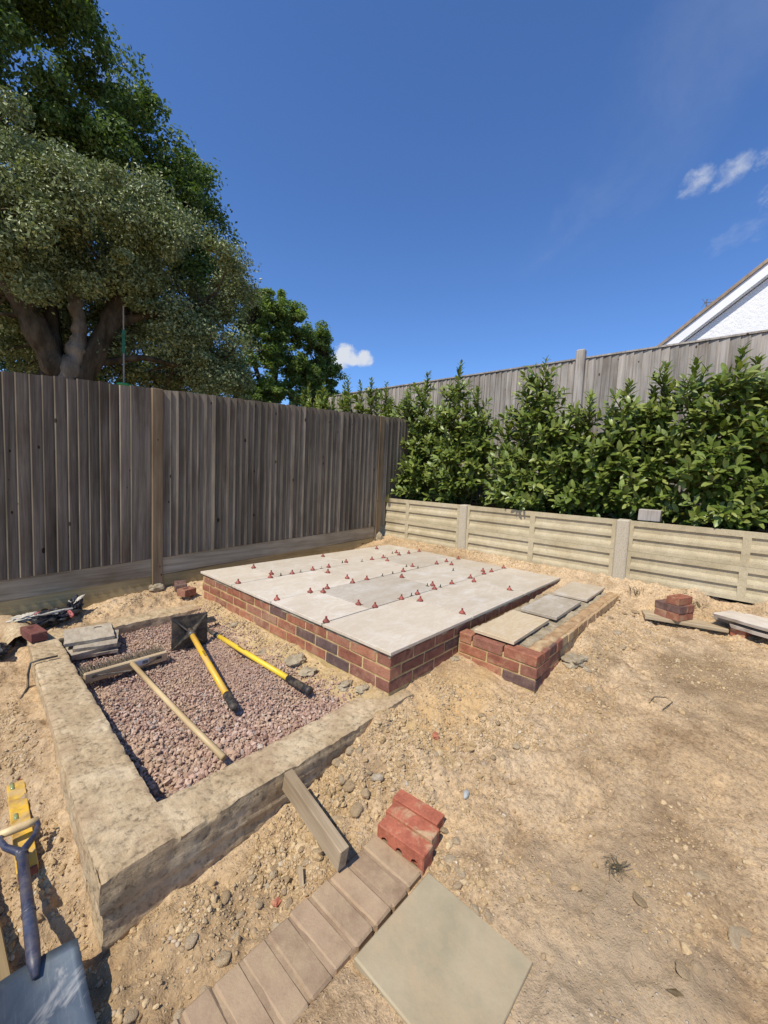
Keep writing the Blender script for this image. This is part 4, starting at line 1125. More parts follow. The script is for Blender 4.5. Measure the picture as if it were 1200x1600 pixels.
tw = MB(); twigs(tw, np.concatenate([f1, f2, f3, f4, f5]), cl[::2] - HOo, rs, .03); tw.obj('branches', M['bark'], holm)
V, F = leaf_quads(230000, cl - HOo, rs.uniform(.2, .52, len(cl)), .058, rs, .35, .75)
tag(link('crown', mesh_np('crown', V, F, False, [M['holm']]), holm), kind='stuff')
# taller dark oak behind it
oak = empty('tall_oak', (.2, 12.5, .35), 'tall dark green oak rising behind the grey-green evergreen oak', 'tree')
OO = np.array((.2, 12.5, .35))
tb = MB()
o1 = limb(tb, np.array([(.2, 12.5, .3), (.3, 12.4, 4), (.5, 12.2, 7), (.6, 12, 9)]) - OO, .45, .12, 14)
o2 = limb(tb, np.array([(.3, 12.4, 5), (2, 12, 7.2), (3.6, 11.8, 9)]) - OO, .22, .06)
o3 = limb(tb, np.array([(.3, 12.4, 4), (2.6, 12, 5.2), (4.4, 11.8, 6.2)]) - OO, .18, .05)
o4 = limb(tb, np.array([(.4, 12.3, 6), (-1.4, 12, 8), (-1.8, 11.8, 9.5)]) - OO, .2, .06)
tb.obj('trunk', M['bark'], oak, True)
ells = [((3.1, 11.6, 8.5), (1.6, 1.5, 1.7)), ((1.6, 11.6, 9.6), (1.5, 1.5, 1.8)), ((.2, 11.6, 10.4), (1.6, 1.6, 1.7)), ((4.1, 11.7, 6.9), (1.2, 1.3, 1.4)), ((4.6, 11.8, 5.4), (1.0, 1.2, 1.3)), ((1.5, 12.2, 6.5), (2.4, 1.4, 2.4)),
        ((-1.6, 12, 10.5), (1.7, 1.6, 2.4)), ((-1.8, 12.2, 7.5), (2.0, 1.4, 2.2)), ((.4, 11.6, 12.0), (1.0, 1.0, 1.0)), ((4.0, 12.4, 4.2), (1.6, 1.0, .9)), ((0, 13.5, 4.2), (4.5, .8, 2.2))]
cl = hull_clumps(ells + [((.7, 11.5, 11.0), (1.3, 1.2, 1.2)), ((-.8, 11.5, 11.2), (1.6, 1.2, 1.6)), ((.6, 11.6, 8.6), (1.6, 1.2, 1.4))], 720, rs, .3, 1.0, .42)
tw = MB(); twigs(tw, np.concatenate([o1, o2, o3, o4]), cl[::2] - OO, rs, .05); tw.obj('branches', M['bark'], oak)
V, F = leaf_quads(185000, cl - OO, rs.uniform(.25, .62, len(cl)), .105, rs, .5, .7, .6)
tag(link('crown', mesh_np('crown', V, F, False, [M['oak']]), oak), kind='stuff')
# small oak further right
oak2 = empty('young_oak', (10.6, 16.5, .35), 'smaller open-crowned oak beside a white cloud, behind the fence', 'tree')
O2 = np.array((10.6, 16.5, .35))
def at2(px_, py_): pass
tb = MB()
q1 = limb(tb, np.array([(9.4, 16.5, .3), (9.5, 16.4, 3.5), (9.6, 16.3, 5.8), (9.9, 16.2, 8.0)]) - O2, .28, .08, 12)
q2 = limb(tb, np.array([(9.5, 16.4, 4.5), (11.0, 16, 6.0), (12.4, 15.8, 7.2)]) - O2, .14, .04)
q3 = limb(tb, np.array([(9.5, 16.4, 3.6), (11.4, 16, 4.5), (13.2, 15.9, 5.3)]) - O2, .12, .04)
q4 = limb(tb, np.array([(9.5, 16.4, 4.0), (8.4, 16, 6.0), (7.9, 15.9, 7.6)]) - O2, .14, .04)
tb.obj('trunk', M['bark'], oak2, True)
ells = [((10.0, 16, 8.8), (1.1, 1.0, .9)), ((11.5, 16, 8.0), (1.2, 1.0, 1.1)), ((8.6, 16, 8.6), (1.0, 1.0, 1.0)), ((12.7, 16, 6.7), (1.0, .9, 1.0)), ((13.3, 16, 5.5), (.9, .8, .6)), ((10.6, 16, 6.4), (1.6, .9, 1.0)), ((8.6, 16, 6.5), (1.2, .9, 1.2)), ((9.6, 16, 4.8), (2.0, .9, .8)), ((12.0, 16, 5.2), (1.0, .9, .7)), ((8.2, 16, 4.6), (1.2, .9, .9))]
cl = hull_clumps(ells + [((9.3, 16, 7.4), (1.6, .9, 1.2)), ((11.9, 16, 6.6), (1.3, .9, .9))], 460, rs, .05, .6, .30)
tw = MB(); twigs(tw, np.concatenate([q1, q2, q3, q4]), cl - O2, rs, .04); tw.obj('branches', M['bark'], oak2)
V, F = leaf_quads(80000, cl - O2, rs.uniform(.2, .46, len(cl)), .125, rs, .5, .75, .62)
tag(link('crown', mesh_np('crown', V, F, False, [M['oak_far']]), oak2), kind='stuff')

# green swing hanging from the evergreen oak
sw = empty('rope_swing', (.60, 6.85, 2.6), 'green strap and rope swing with a green disc hanging from the evergreen oak', 'swing')
b = MB(); b.add(*tube_v([(0, 0, 1.35), (0, 0, .95)], .012, 6)); b.obj('rope', M['rope'], sw)
b = MB(); v, q, t = cham_box(.045, .02, .40, .004); b.add(v + [0, 0, .76], q, t); b.obj('strap', M['green_strap'], sw)
b = MB(); b.add(*tube_v([(0, 0, .56), (0, 0, .05)], .014, 6)); b.obj('chain', M['rope'], sw)
b = MB(); b.add(*lathe_v([(.02, .06), (.10, .05), (.115, .035), (.10, .015), (.02, .01)], 16)); b.obj('disc_seat', M['green_plastic'], sw, True)

# ------------------------------------------------------------------ laurel hedge: every shrub a thing
def laurel_leaf(L=1.0, fold=.22, curl=.18):
    ts = [0, .18, .42, .68, .88, 1.0]; ws = [.03, .15, .21, .19, .11, .0]
    V = []
    for t, w in zip(ts, ws):
        z = -curl * t * t
        V += [(-w, t, z + w * fold * 1.2), (0, t, z), (w, t, z + w * fold * 1.2)]
    F = []
    for i in range(len(ts) - 1):
        a = i * 3
        F += [[a, a + 1, a + 4, a + 3], [a + 1, a + 2, a + 5, a + 4]]
    return np.array(V) * L, np.array(F)
LV, LF = laurel_leaf()
LEAF_ME = [mesh_np('leaf', laurel_leaf(1.0, f_, c_)[0], LF, True, [M['laurel_part']]) for f_, c_ in ((.22, .18), (.35, .05), (.12, .32), (.28, -.06))]
CAMV = np.array(CAM[:])
def frame_from(dirv, nrm):
    y_ = dirv / np.linalg.norm(dirv, axis=1)[:, None]
    z_ = nrm - y_ * (nrm * y_).sum(1)[:, None]; z_ /= np.linalg.norm(z_, axis=1)[:, None] + 1e-9
    x_ = np.cross(y_, z_)
    return np.stack([x_, y_, z_], 2)
def laurel(base, shoots, wid, dep, label, seed, nside=44, nparts=120, Lf=.110):
    """shoots: list of (dy, height)"""
    rs = np.random.RandomState(seed)
    root = empty('laurel_shrub', base, label, 'shrub', 'laurel shrubs in the hedge')
    B = np.array(base); st = MB()
    pos, dirs, nrm, size = [], [], [], []
    def run(path, n, L0, open_, droop):
        path = np.asarray(path, float)
        seg = np.linalg.norm(np.diff(path, axis=0), axis=1); cum = np.concatenate([[0], np.cumsum(seg)])
        for k in range(n):
            t = (k + rs.uniform(0, .6)) / n
            s = t ** .8 * cum[-1]
            p = np.array([np.interp(s, cum, path[:, j]) for j in range(3)])
            i = min(np.searchsorted(cum, s), len(path) - 1); i = max(i, 1)
            ax = path[i] - path[i - 1]; ax = ax / (np.linalg.norm(ax) + 1e-9)
            a = k * 2.4 + rs.uniform(-.4, .4)
            u = np.cross(ax, [0.31, .95, .1]); u /= np.linalg.norm(u); w = np.cross(ax, u)
            rad = np.cos(a) * u + np.sin(a) * w
            o = open_ * (1 - .32 * t) + rs.normal(0, .18)
            d = rad * np.sin(o) + ax * np.cos(o); d[2] -= droop * (1 - t) * rs.uniform(.3, 1)
            pos.append(p + rad * .006); dirs.append(d)
            nn = ax * .9 + np.array([0, 0, .5]) + rs.normal(0, .22, 3); nrm.append(nn)
            size.append(L0 * rs.uniform(.72, 1.15) * (1 - .35 * max(0, t - .8) / .2))
        st.add(*tube_v(path, np.linspace(.009, .003, len(path)), 5, False))
    for (dy, h) in shoots:
        x0 = rs.uniform(-.12, .12) ; lean = rs.normal(0, .03, 2)
        top = np.array([x0 - .03 + lean[0], dy + lean[1], h])
        path = [np.array([x0 * .4, dy * .5, 0]), np.array([x0, dy * .85, h * .35]), np.array([x0 - .02, dy, h * .7]), top]
        run(path[1:], int(34 + 28 * h), Lf * 1.0, 1.0, .06)
        run([path[0], path[1]], 12, Lf, 1.2, .4)
        # side twigs
        nt_ = int(nside * h / 1.8)
        for k in range(nt_):
            f = rs.uniform(.04, .86) ** 1.08
            s = np.array([np.interp(f, [0, .35, .7, 1], [q[j] for q in path]) for j in range(3)])
            a = rs.uniform(0, 2 * np.pi); a = np.pi + rs.normal(0, 1.05) if rs.rand() < .72 else a
            R_ = (1 - f) ** .55
            ln = (.11 + .44 * R_) * rs.uniform(.55, 1.1)
            dv = np.array([np.cos(a) * dep, np.sin(a) * wid, 0]); 
            e = s + dv * ln + np.array([0, 0, ln * rs.uniform(.15, .75) * (.35 + f)])
            if e[2] < .05: e[2] = .05 + rs.uniform(0, .06)
            mid = (s + e) / 2 + [0, 0, -.03 * R_]
            run([s, mid, e], int(9 + 15 * ln), Lf * 1.08, .96, .26 * R_ + .02)
    hm = np.mean([h for _, h in shoots]); ys_ = [d for d, _ in shoots]
    for k in range(int(420 * nside / 34)):
        q = rs.uniform(0, 1, 3)
        yy = min(ys_) - .18 + (max(ys_) - min(ys_) + .36) * q[0]; zz = .02 + hm * .66 * q[1] ** .9; xx = .0 + .5 * q[2]
        a = rs.uniform(0, 6.28)
        pos.append(np.array([xx, yy, zz])); dirs.append(np.array([math.cos(a), math.sin(a), rs.normal(0, .5)])); nrm.append(np.array([-.5, 0, .6]) + rs.normal(0, .4, 3)); size.append(Lf * rs.uniform(.8, 1.25))
    pos = np.array(pos); dirs = np.array(dirs); nrm = np.array(nrm); size = np.array(size)
    # face the leaves roughly to the light, like real laurel
    nrm = nrm / np.linalg.norm(nrm, axis=1)[:, None] + np.array([-.36, -.05, .34])
    Rm = frame_from(dirs, nrm)
    # biggest towards the photographer become separate leaves
    to = CAMV - (pos + B); dist = np.linalg.norm(to, axis=1)
    facing = np.abs((Rm[:, :, 2] * to).sum(1) / dist)
    front = -pos[:, 0] + .15 * rs.normal(0, 1, len(pos))
    score = size / dist * facing + .05 * (front > np.quantile(front, .72))
    order = np.argsort(-score); parts = order[:nparts]; rest = order[nparts:]
    V, F = bake(LV, LF, Rm[rest] * size[rest][:, None, None], pos[rest])
    tag(link('foliage', mesh_np('foliage', V, F, True, [M['laurel']]), root), kind='stuff')
    for i in parts:
        o = bpy.data.objects.new('leaf', LEAF_ME[rs.randint(4)]); COL.objects.link(o); o.parent = root
        o.matrix_basis = Matrix.Translation(Vector(pos[i])) @ Matrix(Rm[i].tolist()).to_4x4() @ Matrix.Scale(size[i], 4)
    st.obj('stem', M['laurel_stem'], root)
    return root
ZH = .87
laurel((3.62, 2.62, ZH), [(.40, 1.55), (.22, 1.72), (.02, 2.06), (-.20, 1.5), (.58, 1.35)], .75, .95, 'first laurel shrub against the fence corner, with a twig reaching over the fence', 31, 46)
laurel((3.60, 1.85, ZH), [(.20, 2.12), (.0, 1.6), (-.20, 1.72), (-.36, 1.35), (.36, 1.5)], .65, .95, 'laurel shrub with the tallest narrow spire, second from the fence corner', 32)
laurel((3.58, .72, ZH), [(.34, 1.15), (.18, 1.52), (-.03, 1.95), (-.20, 1.6), (-.36, 1.2)], .85, 1.1, 'laurel shrub whose leaves hang over the middle of the ribbed wall', 33)
laurel((3.64, .02, ZH), [(.28, 1.1), (.08, 1.46), (-.12, 1.25), (.40, 1.0)], .7, .95, 'shorter laurel shrub under the tall fence post, below the gap', 34)
laurel((3.60, -.50, ZH), [(.22, 1.55), (.0, 1.48), (-.12, 1.74), (.30, 1.2)], .6, .95, 'laurel shrub above the timber block with paired upright shoots', 35)
laurel((3.56, -1.08, ZH), [(.20, 1.72), (.02, 1.5), (-.14, 1.76), (-.30, 1.66), (-.44, 1.4)], .7, 1.0, 'dense laurel shrub below the white gable at the photo edge', 36)
laurel((3.60, -1.75, ZH), [(.25, 1.6), (.05, 1.65), (-.2, 1.6)], .8, .95, 'rightmost laurel shrub, cut off by the edge of the photo', 37, 30, 30)
laurel((3.85, 3.50, ZH), [(.30, 1.95), (.10, 2.05), (-.15, 1.75), (-.35, 1.85)], .7, .6, 'laurel shrub rising over the corner of the brown fence', 38, 16, 40)
laurel((3.85, 4.30, ZH), [(.35, 2.05), (.15, 2.2), (-.1, 2.12), (-.35, 2.15)], .7, .6, 'dark laurel shrub behind the fence in front of the far end of the tall fence', 39, 18, 40)
laurel((3.95, 4.95, ZH), [(.15, 2.0), (-.1, 2.25)], .35, .4, 'thin laurel shoots behind the fence between two fuller laurels', 41, 6, 12)
laurel((3.95, 5.75, ZH), [(.45, 2.2), (.2, 2.3), (-.05, 2.15), (-.3, 2.25), (-.5, 2.05), (.7, 2.1)], .8, .6, 'pale green laurel showing over the fence in front of the smaller oak', 40, 16, 30)

# ------------------------------------------------------------------ levelling clips on the patio
CAPS = [(0.456, 2.238), (0.061, 1.8105), (0.456, 1.918), (0.378, 1.8105), (0.619, 1.8105), (0.053, 1.207), (0.867, 1.8105), (1.076, 1.8105), (0.92, 1.637), (1.386, 2.282), (1.388, 1.8105 + .07), (0.92, 1.356), (0.849, 1.207), (1.033, 1.207), (0.551, 1.207), (0.452, 1.14), (0.37, 1.207), (0.452, 0.723), (0.036, 0.6035), (2.302, 2.27), (1.732, 1.8105), (1.929, 1.8105), (1.832, 1.659), (2.302, 1.92), (2.227, 1.8105), (2.421, 1.8105), (2.642, 1.8105), (2.181, 1.207), (2.384, 1.207), (2.288, 1.074), (2.646, 1.207), (1.832, 1.289), (1.574, 1.207), (1.366, 1.054), (1.56, 0.6035), (1.366, 0.687), (1.279, 0.6035), (1.031, 0.6035), (0.90, 0.475), (0.819, 0.6035), (0.509, 0.6035), (0.90, 0.09), (2.288, 0.674), (2.181, 0.6035), (1.904, 0.6035), (1.806, 0.509), (1.806, 0.145), (2.638, 0.6035), (2.348, 0.6035)]
capb = MB()
V, Fq, Fc = lathe_v([(.0235, .001), (.0235, .005), (.017, .012), (.0095, .021), (.007, .025), (.0065, .028)], 10); capb.add(V, Fq, Fc)
for k in range(4):
    a = k * math.pi / 2
    v = box_v(.006, .0245, -.0025, .0025, .004, .015); v[[5, 6], 2] = .007
    c, s = math.cos(a), math.sin(a); v[:, :2] = v[:, :2] @ np.array([[c, s], [-s, c]]); capb.add(v, CF)
CAP_ME = capb.mesh('cap', M['red_clip'], False)
knob = MB(); knob.add(*lathe_v([(.004, .028), (.0075, .030), (.0075, .036), (.004, .039)], 8)); KN_ME = knob.mesh('knob', M['red_clip'], True)
base = MB(); v, q, t = cham_box(.03, .008, .0015, .0004); base.add(v + [0, 0, .0008], q, t); BASE_ME = base.mesh('base_plate', M['black_plastic'])
for (x, y) in CAPS:
    seam_y = min(abs(y - r) for r in (.6035, 1.207, 1.8105)) < .004
    lab = {0: 'small red levelling cap on the long patio joint nearest the camera', 1: 'small red levelling cap on the middle long joint of the patio', 2: 'small red levelling cap on the long patio joint nearest the fence'}
    row = [k for k, r in enumerate((.6035, 1.207, 1.8105)) if abs(y - r) < .004]
    if row: lb_ = lab[row[0]]
    else: lb_ = 'small red levelling cap on a short cross joint in the ' + ('front', 'second', 'third', 'rear')[int(y / .6035)] + ' row of patio slabs'
    o = empty('levelling_cap', (x, y, ZT + .001), lb_, 'levelling cap', 'red levelling caps on the patio', random.uniform(0, 6.28))
    link('cap', CAP_ME, o); link('knob', KN_ME, o); link('base_plate', BASE_ME, o, (.02, .012, 0))
STUBS = [(0.491, 1.8105), (0.98, 1.8105), (1.57, 1.8105), (1.337, 1.885), (1.966, 1.8105), (2.236, 1.93), (1.774, 1.326), (1.827, 1.207), (1.408, 1.207), (1.255, 1.207), (1.366, 1.067), (1.305, 0.70), (1.373, 0.6035), (0.949, 0.6035), (2.05, .9), (.72, 1.8105)]
sb = MB(); v, q, t = cham_box(.034, .010, .002, .0005); sb.add(v + [0, 0, .002], q, t)
v = box_v(-.0015, .0015, -.007, .007, .002, .026); v[4:, 1] *= .55; sb.add(v, CF); STUB_ME = sb.mesh('clip_stub', M['black_plastic'])
for (x, y) in STUBS:
    o = link('clip_stub', STUB_ME, None, (x, y, ZT + .0005), (0, 0, random.uniform(0, 3.1)))
    tag(o, 'small black plastic clip stub left standing in a patio slab joint', 'clip stub', 'black clip stubs on the patio')

# ------------------------------------------------------------------ pink gravel in the pit, loose stones
def scatter(name, x, y, z, size, mat, rs, tmpl=ICO1, jit=.22, flat=.65, tilt=.5, smooth=False, parent=None, nvar=6):
    n = len(x); Vs = []; Fs = []; off = 0
    kind = rs.randint(0, nvar, n)
    for k in range(nvar):
        m_ = np.where(kind == k)[0]
        if not len(m_): continue
        r_ = np.random.RandomState(200 + k)
        tv = tmpl[0] * (1 + r_.uniform(-jit, jit, (len(tmpl[0]), 1)))
        sc_ = np.stack([rs.uniform(.75, 1.25, len(m_)), rs.uniform(.55, 1.0, len(m_)), rs.uniform(flat * .7, flat * 1.2, len(m_))], 1) * size[m_][:, None]
        R_ = rot_rand(len(m_), rs, tilt) * sc_[:, None, :]
        T = np.stack([x[m_], y[m_], z[m_]], 1)
        V, F = bake(tv, tmpl[1], R_, T); Vs.append(V); Fs.append(F + off); off += len(V)
    return mesh_np(name, np.concatenate(Vs), np.concatenate(Fs), smooth, [mat])
rs = np.random.RandomState(17)
n = 16000
x = rs.uniform(-1.17, -.08, n); y = rs.uniform(.12, 2.2, n)
edge = -.13 + .05 * vn(y * 3, y * 0 + 2, s=3) - .06 * sstep(.6, .2, y)
keep = (x < edge + rs.normal(0, .035, n))
x, y = x[keep], y[keep]
near = 1 - sstep(.2, 1.5, y)
size = .0045 + .0085 * rs.beta(1.0, 2.6, len(x)) + .010 * near * rs.uniform(0, 1, len(x)) ** 2
size *= np.where(x > -.5, .8, 1) * (1 - .25 * gauss(x, y, -.45, 1.1, .3, .5))
gz = ground_h(x, y)
z = gz + rs.uniform(-.002, .014, len(x)) + size * .15
tag(link('pink_gravel', scatter('pink_gravel', x, y, z, size, M['pink'], rs, ICO1, .3, .62, .7)), 'pinkish crushed stone filling the pit inside the concrete footing', 'gravel', kind='stuff')
# fine pink grit between
n = 9000
x = rs.uniform(-1.16, -.06, n); y = rs.uniform(.13, 2.2, n); z = ground_h(x, y) + rs.uniform(0, .006, n)
tag(link('pink_grit', scatter('pink_grit', x, y, z, rs.uniform(.003, .0075, n), M['pink'], rs, ICO1 if False else ico(1), .3, .7, .7)), 'fine pink grit among the crushed stone', 'grit', kind='stuff')

def blocked(x, y):
    b_ = (x > -.0) & (y > .0) & (x < 2.73) & (y < 2.42)
    b_ |= (x > .72) & (x < 2.96) & (y > -.55) & (y < .02)
    b_ |= (x > -1.39) & (x < .05) & (y > -.06) & (y < .16)
    b_ |= (x > -1.385) & (x < -1.14) & (y > -.06) & (y < 2.4)
    b_ |= (x > -1.15) & (x < -.1) & (y > .15) & (y < 2.38)
    b_ |= (x > -1.35) & (x < -.515) & (y > -.665) & (y < -.42)
    b_ |= (x > -.91) & (x < -.53) & (y > -1.05) & (y < -.66)
    b_ |= (y > 2.78) | (x > 3.0)
    return b_
def dens(x, y):
    d = .05 + 0 * x
    for c, w in (((-.95, -.28, .45, .13), 1.0), ((-.42, -.12, .28, .2), 1.0), ((.0, -.25, .3, .22), .55), ((.22, -.56, .28, .2), .5), ((-.42, -.65, .18, .22), .55), ((1.2, -.72, .5, .16), .5), ((2.2, -.75, .5, .2), .6), ((2.9, -.9, .2, .6), .7), ((2.9, 1.3, .13, 1.8), .9), ((-1.46, .9, .12, 1.1), .9), ((-1.5, .0, .18, .4), .9), ((-.7, 2.6, .7, .2), .7), ((-.05, 1.2, .07, 1.3), .8), ((2.2, -1.1, .6, .3), .25), ((.0, -1.4, .4, .2), .2), ((2.6, -1.45, .4, .3), .5)):
        d = d + w * gauss(x, y, *c)
    return np.clip(d, 0, 1)
HOT = [((-.95, -.27, .40, .11), 5), ((-.42, -.10, .26, .18), 4), ((.0, -.25, .3, .2), 2.2), ((.22, -.56, .28, .2), 1.8), ((-.40, -.62, .16, .22), 1.2), ((1.2, -.72, .5, .16), 1.6), ((2.2, -.78, .5, .2), 1.6), ((2.85, -.9, .16, .5), 1.3), ((2.93, 1.2, .08, 1.3), 2.4), ((-1.46, .9, .09, .9), 2.2), ((-1.5, -.05, .16, .4), 1.8), ((-.7, 2.6, .6, .14), 1.3), ((-.06, 1.2, .05, 1.0), 2.0), ((2.0, -1.15, .6, .3), 1.0), ((.0, -1.4, .4, .2), .5), ((2.6, -1.5, .4, .25), .8), ((.6, -.9, .8, .35), 1.1), ((.3, -.15, .25, .1), 1.0)]
def sample(n, rs, bg=.16):
    w = np.array([h[1] for h in HOT]); w = w / w.sum() * (1 - bg)
    xs_, ys_ = [rs.uniform(-2.0, 3.0, int(n * bg))], [rs.uniform(-1.75, 2.8, int(n * bg))]
    for (c, _), k in zip(HOT, w):
        m_ = int(n * k); xs_.append(c[0] + c[2] * rs.normal(0, .75, m_)); ys_.append(c[1] + c[3] * rs.normal(0, .75, m_))
    x = np.concatenate(xs_); y = np.concatenate(ys_)
    k = ~blocked(x, y) & (x > -2.1) & (y > -1.8)
    # clumped, not even
    k &= rs.uniform(0, 1, len(x)) < np.clip(.55 + .9 * vn(x * 6, y * 6, s=66), .1, 1)
    return x[k], y[k]
x, y = sample(95000, rs, .30); sz = .0018 + .0045 * rs.beta(1.2, 3.5, len(x)); z = ground_h(x, y) + sz * .2
tag(link('soil_crumbs', scatter('soil_crumbs', x, y, z, sz, M['clod'], rs, ICO1, .3, .75, .6)), 'crumbs of dry soil lying over the dug ground', 'soil crumbs', kind='stuff')
x, y = sample(20000, rs, .17); sz = .0032 + .012 * rs.beta(1.0, 5.5, len(x)); z = ground_h(x, y) + sz * .1
tag(link('small_pebbles', scatter('small_pebbles', x, y, z, sz, M['pebble'], rs, ICO2, .14, .62, .4, True)), 'small tan pebbles scattered over the dug soil', 'pebbles', kind='stuff')
x, y = sample(11000, rs, .12); sz = .005 + .020 * rs.beta(1.0, 5.0, len(x)); z = ground_h(x, y) + sz * .05
tag(link('soil_clods', scatter('soil_clods', x, y, z, sz, M['clod'], rs, ICO2, .22, .7, .5)), 'broken lumps of dry yellow soil around the footing and patio', 'clods', kind='stuff')

def stone_mesh(seed, amp=.30, ang=False):
    r_ = np.random.RandomState(seed)
    v, f = ico(3)
    o = r_.uniform(0, 50, 3)
    d = 1 + amp * fbm(v[:, 0] * 1.1 + o[0], v[:, 1] * 1.1 + o[1], v[:, 2] * 1.1 + o[2], s=seed, o=2)
    if ang: d = d * (1 + r_.uniform(-.08, .08, len(v)))
    return mesh_np('stone', v * d[:, None], f, not ang, [M['lone']])
STM = [stone_mesh(300 + k) for k in range(6)]
def stones(pts, label, group, smin=.012, smax=.024, flat=.6):
    for (x, y) in pts:
        s = random.uniform(smin, smax) * .85
        z = float(ground_h(np.array([x]), np.array([y]))[0]) + s * flat * .25
        o = link('stone', random.choice(STM), None, (x, y, z), (random.gauss(0, .25), random.gauss(0, .25), random.uniform(0, 6.28)))
        o.scale = (s * random.uniform(1, 1.45), s * random.uniform(.75, 1), s * flat)
        tag(o, label, 'stone', group)
stones([(-1.061, -0.207), (-1.05, -0.284), (-1.095, -0.34), (-1.151, -0.37), (-0.999, -0.277), (-0.9, -0.247), (-0.874, -0.29), (-0.908, -0.331), (-0.995, -0.311), (-0.93, -0.266), (-0.823, -0.307), (-0.798, -0.313), (-0.925, -0.382), (-0.988, -0.403), (-1.198, -0.267), (-1.214, -0.41), (-1.28, -0.382), (-1.35, -0.33), (-1.375, -0.313), (-.87, -.22), (-.96, -.2), (-.78, -.25), (-.84, -.36), (-.76, -.33)],
       'rounded tan flint stone in the rubble strip between the concrete footing and the pavers', 'stones between footing and pavers', .013, .024)
stones([(-0.444, 0.0 - .07), (-0.453, -0.1), (-0.49, -0.16), (-0.339, -0.114), (-0.482, -0.198), (-0.456, -0.274), (-0.362, -0.263), (-0.368, -0.08), (-0.38, -0.219), (-.55, -.2), (-.6, -.26), (-.53, -.3)],
       'lump of yellow stone heaped between the timber offcut and the brick plinth corner', 'stones beside the timber offcut', .016, .032, .75)
stones([(0.296, -0.425), (0.181, -0.458), (0.263, -0.558), (0.227, -0.655), (0.263, -0.689), (0.042, -0.581), (0.079, -0.605), (-0.105, -0.66), (-0.095, -0.391), (-0.312, -0.581), (.15, -.52), (.33, -.5)],
       'cream flint pebble on the bare soil between the red bricks and the brick step', 'pebbles between bricks and step', .012, .022)
stones([(-0.507, -0.774), (-0.47, -0.72), (-0.46, -.76), (-0.436, -0.703), (-.35, -.62), (-.36, -.68)], 'tan pebble in the soil just beside the three red bricks', 'pebbles beside the red bricks', .014, .022)
stones([(-0.528, -0.86), (-0.515, -0.90)], 'long tan pebble lying along the edge of the green-grey flagstone', 'pebbles beside the flagstone', .016, .02)
stones([(2.123, -0.618), (1.535, -1.16), (0.984, -0.776), (2.229, -0.875), (2.193, -1.011), (1.7, -.8), (1.2, -.7), (2.5, -.65), (2.7, -.55), (2.6, -.72), (1.9, -.72)], 'pale stone on the bare ground between the brick step and the ribbed wall', 'stones between step and wall', .02, .034)
stones([(-0.05, -1.5), (-0.242, -1.423), (-0.285, -1.39), (-0.136, -1.255), (-0.013, -1.515), (.1, -1.4)], 'flat stone half sunk in the trodden soil at the lower right', 'stones in the trodden soil', .018, .03, .4)
gs = link('grey_stone', stone_mesh(411, .12), None, (-.165, -.606, float(ground_h(np.array([-.165]), np.array([-.606]))[0]) + .008), (0, 0, .3)); gs.scale = (.026, .013, .012)
gs.data = gs.data.copy(); gs.data.materials[0] = simple('blue_grey_stone', (0.30, 0.30, 0.28), (0.46, 0.46, 0.43), 30, 0.6, 0.3, 0.2)
tag(gs, 'long blue-grey pebble on the soil beyond the three red bricks', 'stone')
fr = link('brick_fragment', mesh_np('brick_fragment', cham_box(.045, .03, .024, .005, .003)[0], list(cham_box(.045, .03, .024, .005)[1:]), False, [M['bright_brick']]), None, (.0, -.325, float(ground_h(np.array([0.]), np.array([-.325]))[0]) + .010), (0, .1, .75))
tag(fr, 'small broken piece of red brick on the bare soil in front of the plinth corner', 'brick fragment')
fr = link('brick_fragment', mesh_np('brick_fragment', cham_box(.03, .02, .012, .004, .003)[0], list(cham_box(.03, .02, .012, .004)[1:]), False, [M['bright_brick']]), None, (-.945, -.34, float(ground_h(np.array([-.945]), np.array([-.34]))[0]) + .008), (0, .2, .2))
tag(fr, 'tiny orange-red brick chip among the pebbles above the pavers', 'brick fragment')
# mortar droppings beside the plinth and step
for k, (x, y, r) in enumerate(((-.10, 1.55, .035), (-.09, .75, .06), (-.09, .62, .05), (-.07, .28, .04), (-.05, .16, .035), (1.22, -.62, .075), (.66, -.02, .035), (-.12, 1.1, .04))):
    z = float(ground_h(np.array([x]), np.array([y]))[0])
    lab = {5: 'dark grey lump of spilled concrete against the long side of the brick step', 6: 'lump of grey mortar in the corner between the patio plinth and the step'}.get(k, 'grey mortar lump on the sloping soil at the foot of the patio brickwork')
    o = lump('mortar_lump', (x, y, z + r * .1), (r * 1.2, r * .9, r * .5), M['grey_mortar'], None, 500 + k, .35)
    tag(o, lab, 'mortar lump', None if k in (5, 6) else 'mortar lumps along the plinth')

# ------------------------------------------------------------------ paver edging and flagstone in the foreground
edging = empty('brick_edging', (-.93, -.545, -.17), 'row of dusty clay pavers laid side by side as an edging', 'paving edge')
PV = [mesh_np('brick', cham_box(.0745, .224, .065, .006, .0012, np.random.RandomState(60 + k))[0], list(cham_box(.0745, .224, .065, .006)[1:]), False, [M['paver']]) for k in range(3)]
x = -.589
for k in range(11):
    link('brick', PV[k % 3], edging, (x + .93, random.gauss(0, .003), -.023 + random.gauss(0, .0012)), (random.gauss(0, .006), random.gauss(0, .008), random.gauss(0, .01)))
    x -= .0835
b = MB(); v, f = rough_slab(-1.46 + .93, -.535 + .93, -.11, .11, -.08, .0045, .0022, .011, 33, .003); b.add(v, f); b.obj('joint_mortar', M['paver'], edging, True)
flagv, fq, ft = cham_box(.365, .385, .035, .004, .0015)
flagv[:, 0] += 0
fl = link('flagstone', mesh_np('flagstone', flagv, [fq, ft], False, [M['flag']]), None, (-.722, -.866, -.1735), (0, 0, -.012))
tag(fl, 'square green-grey flagstone laid against the clay pavers', 'flagstone')

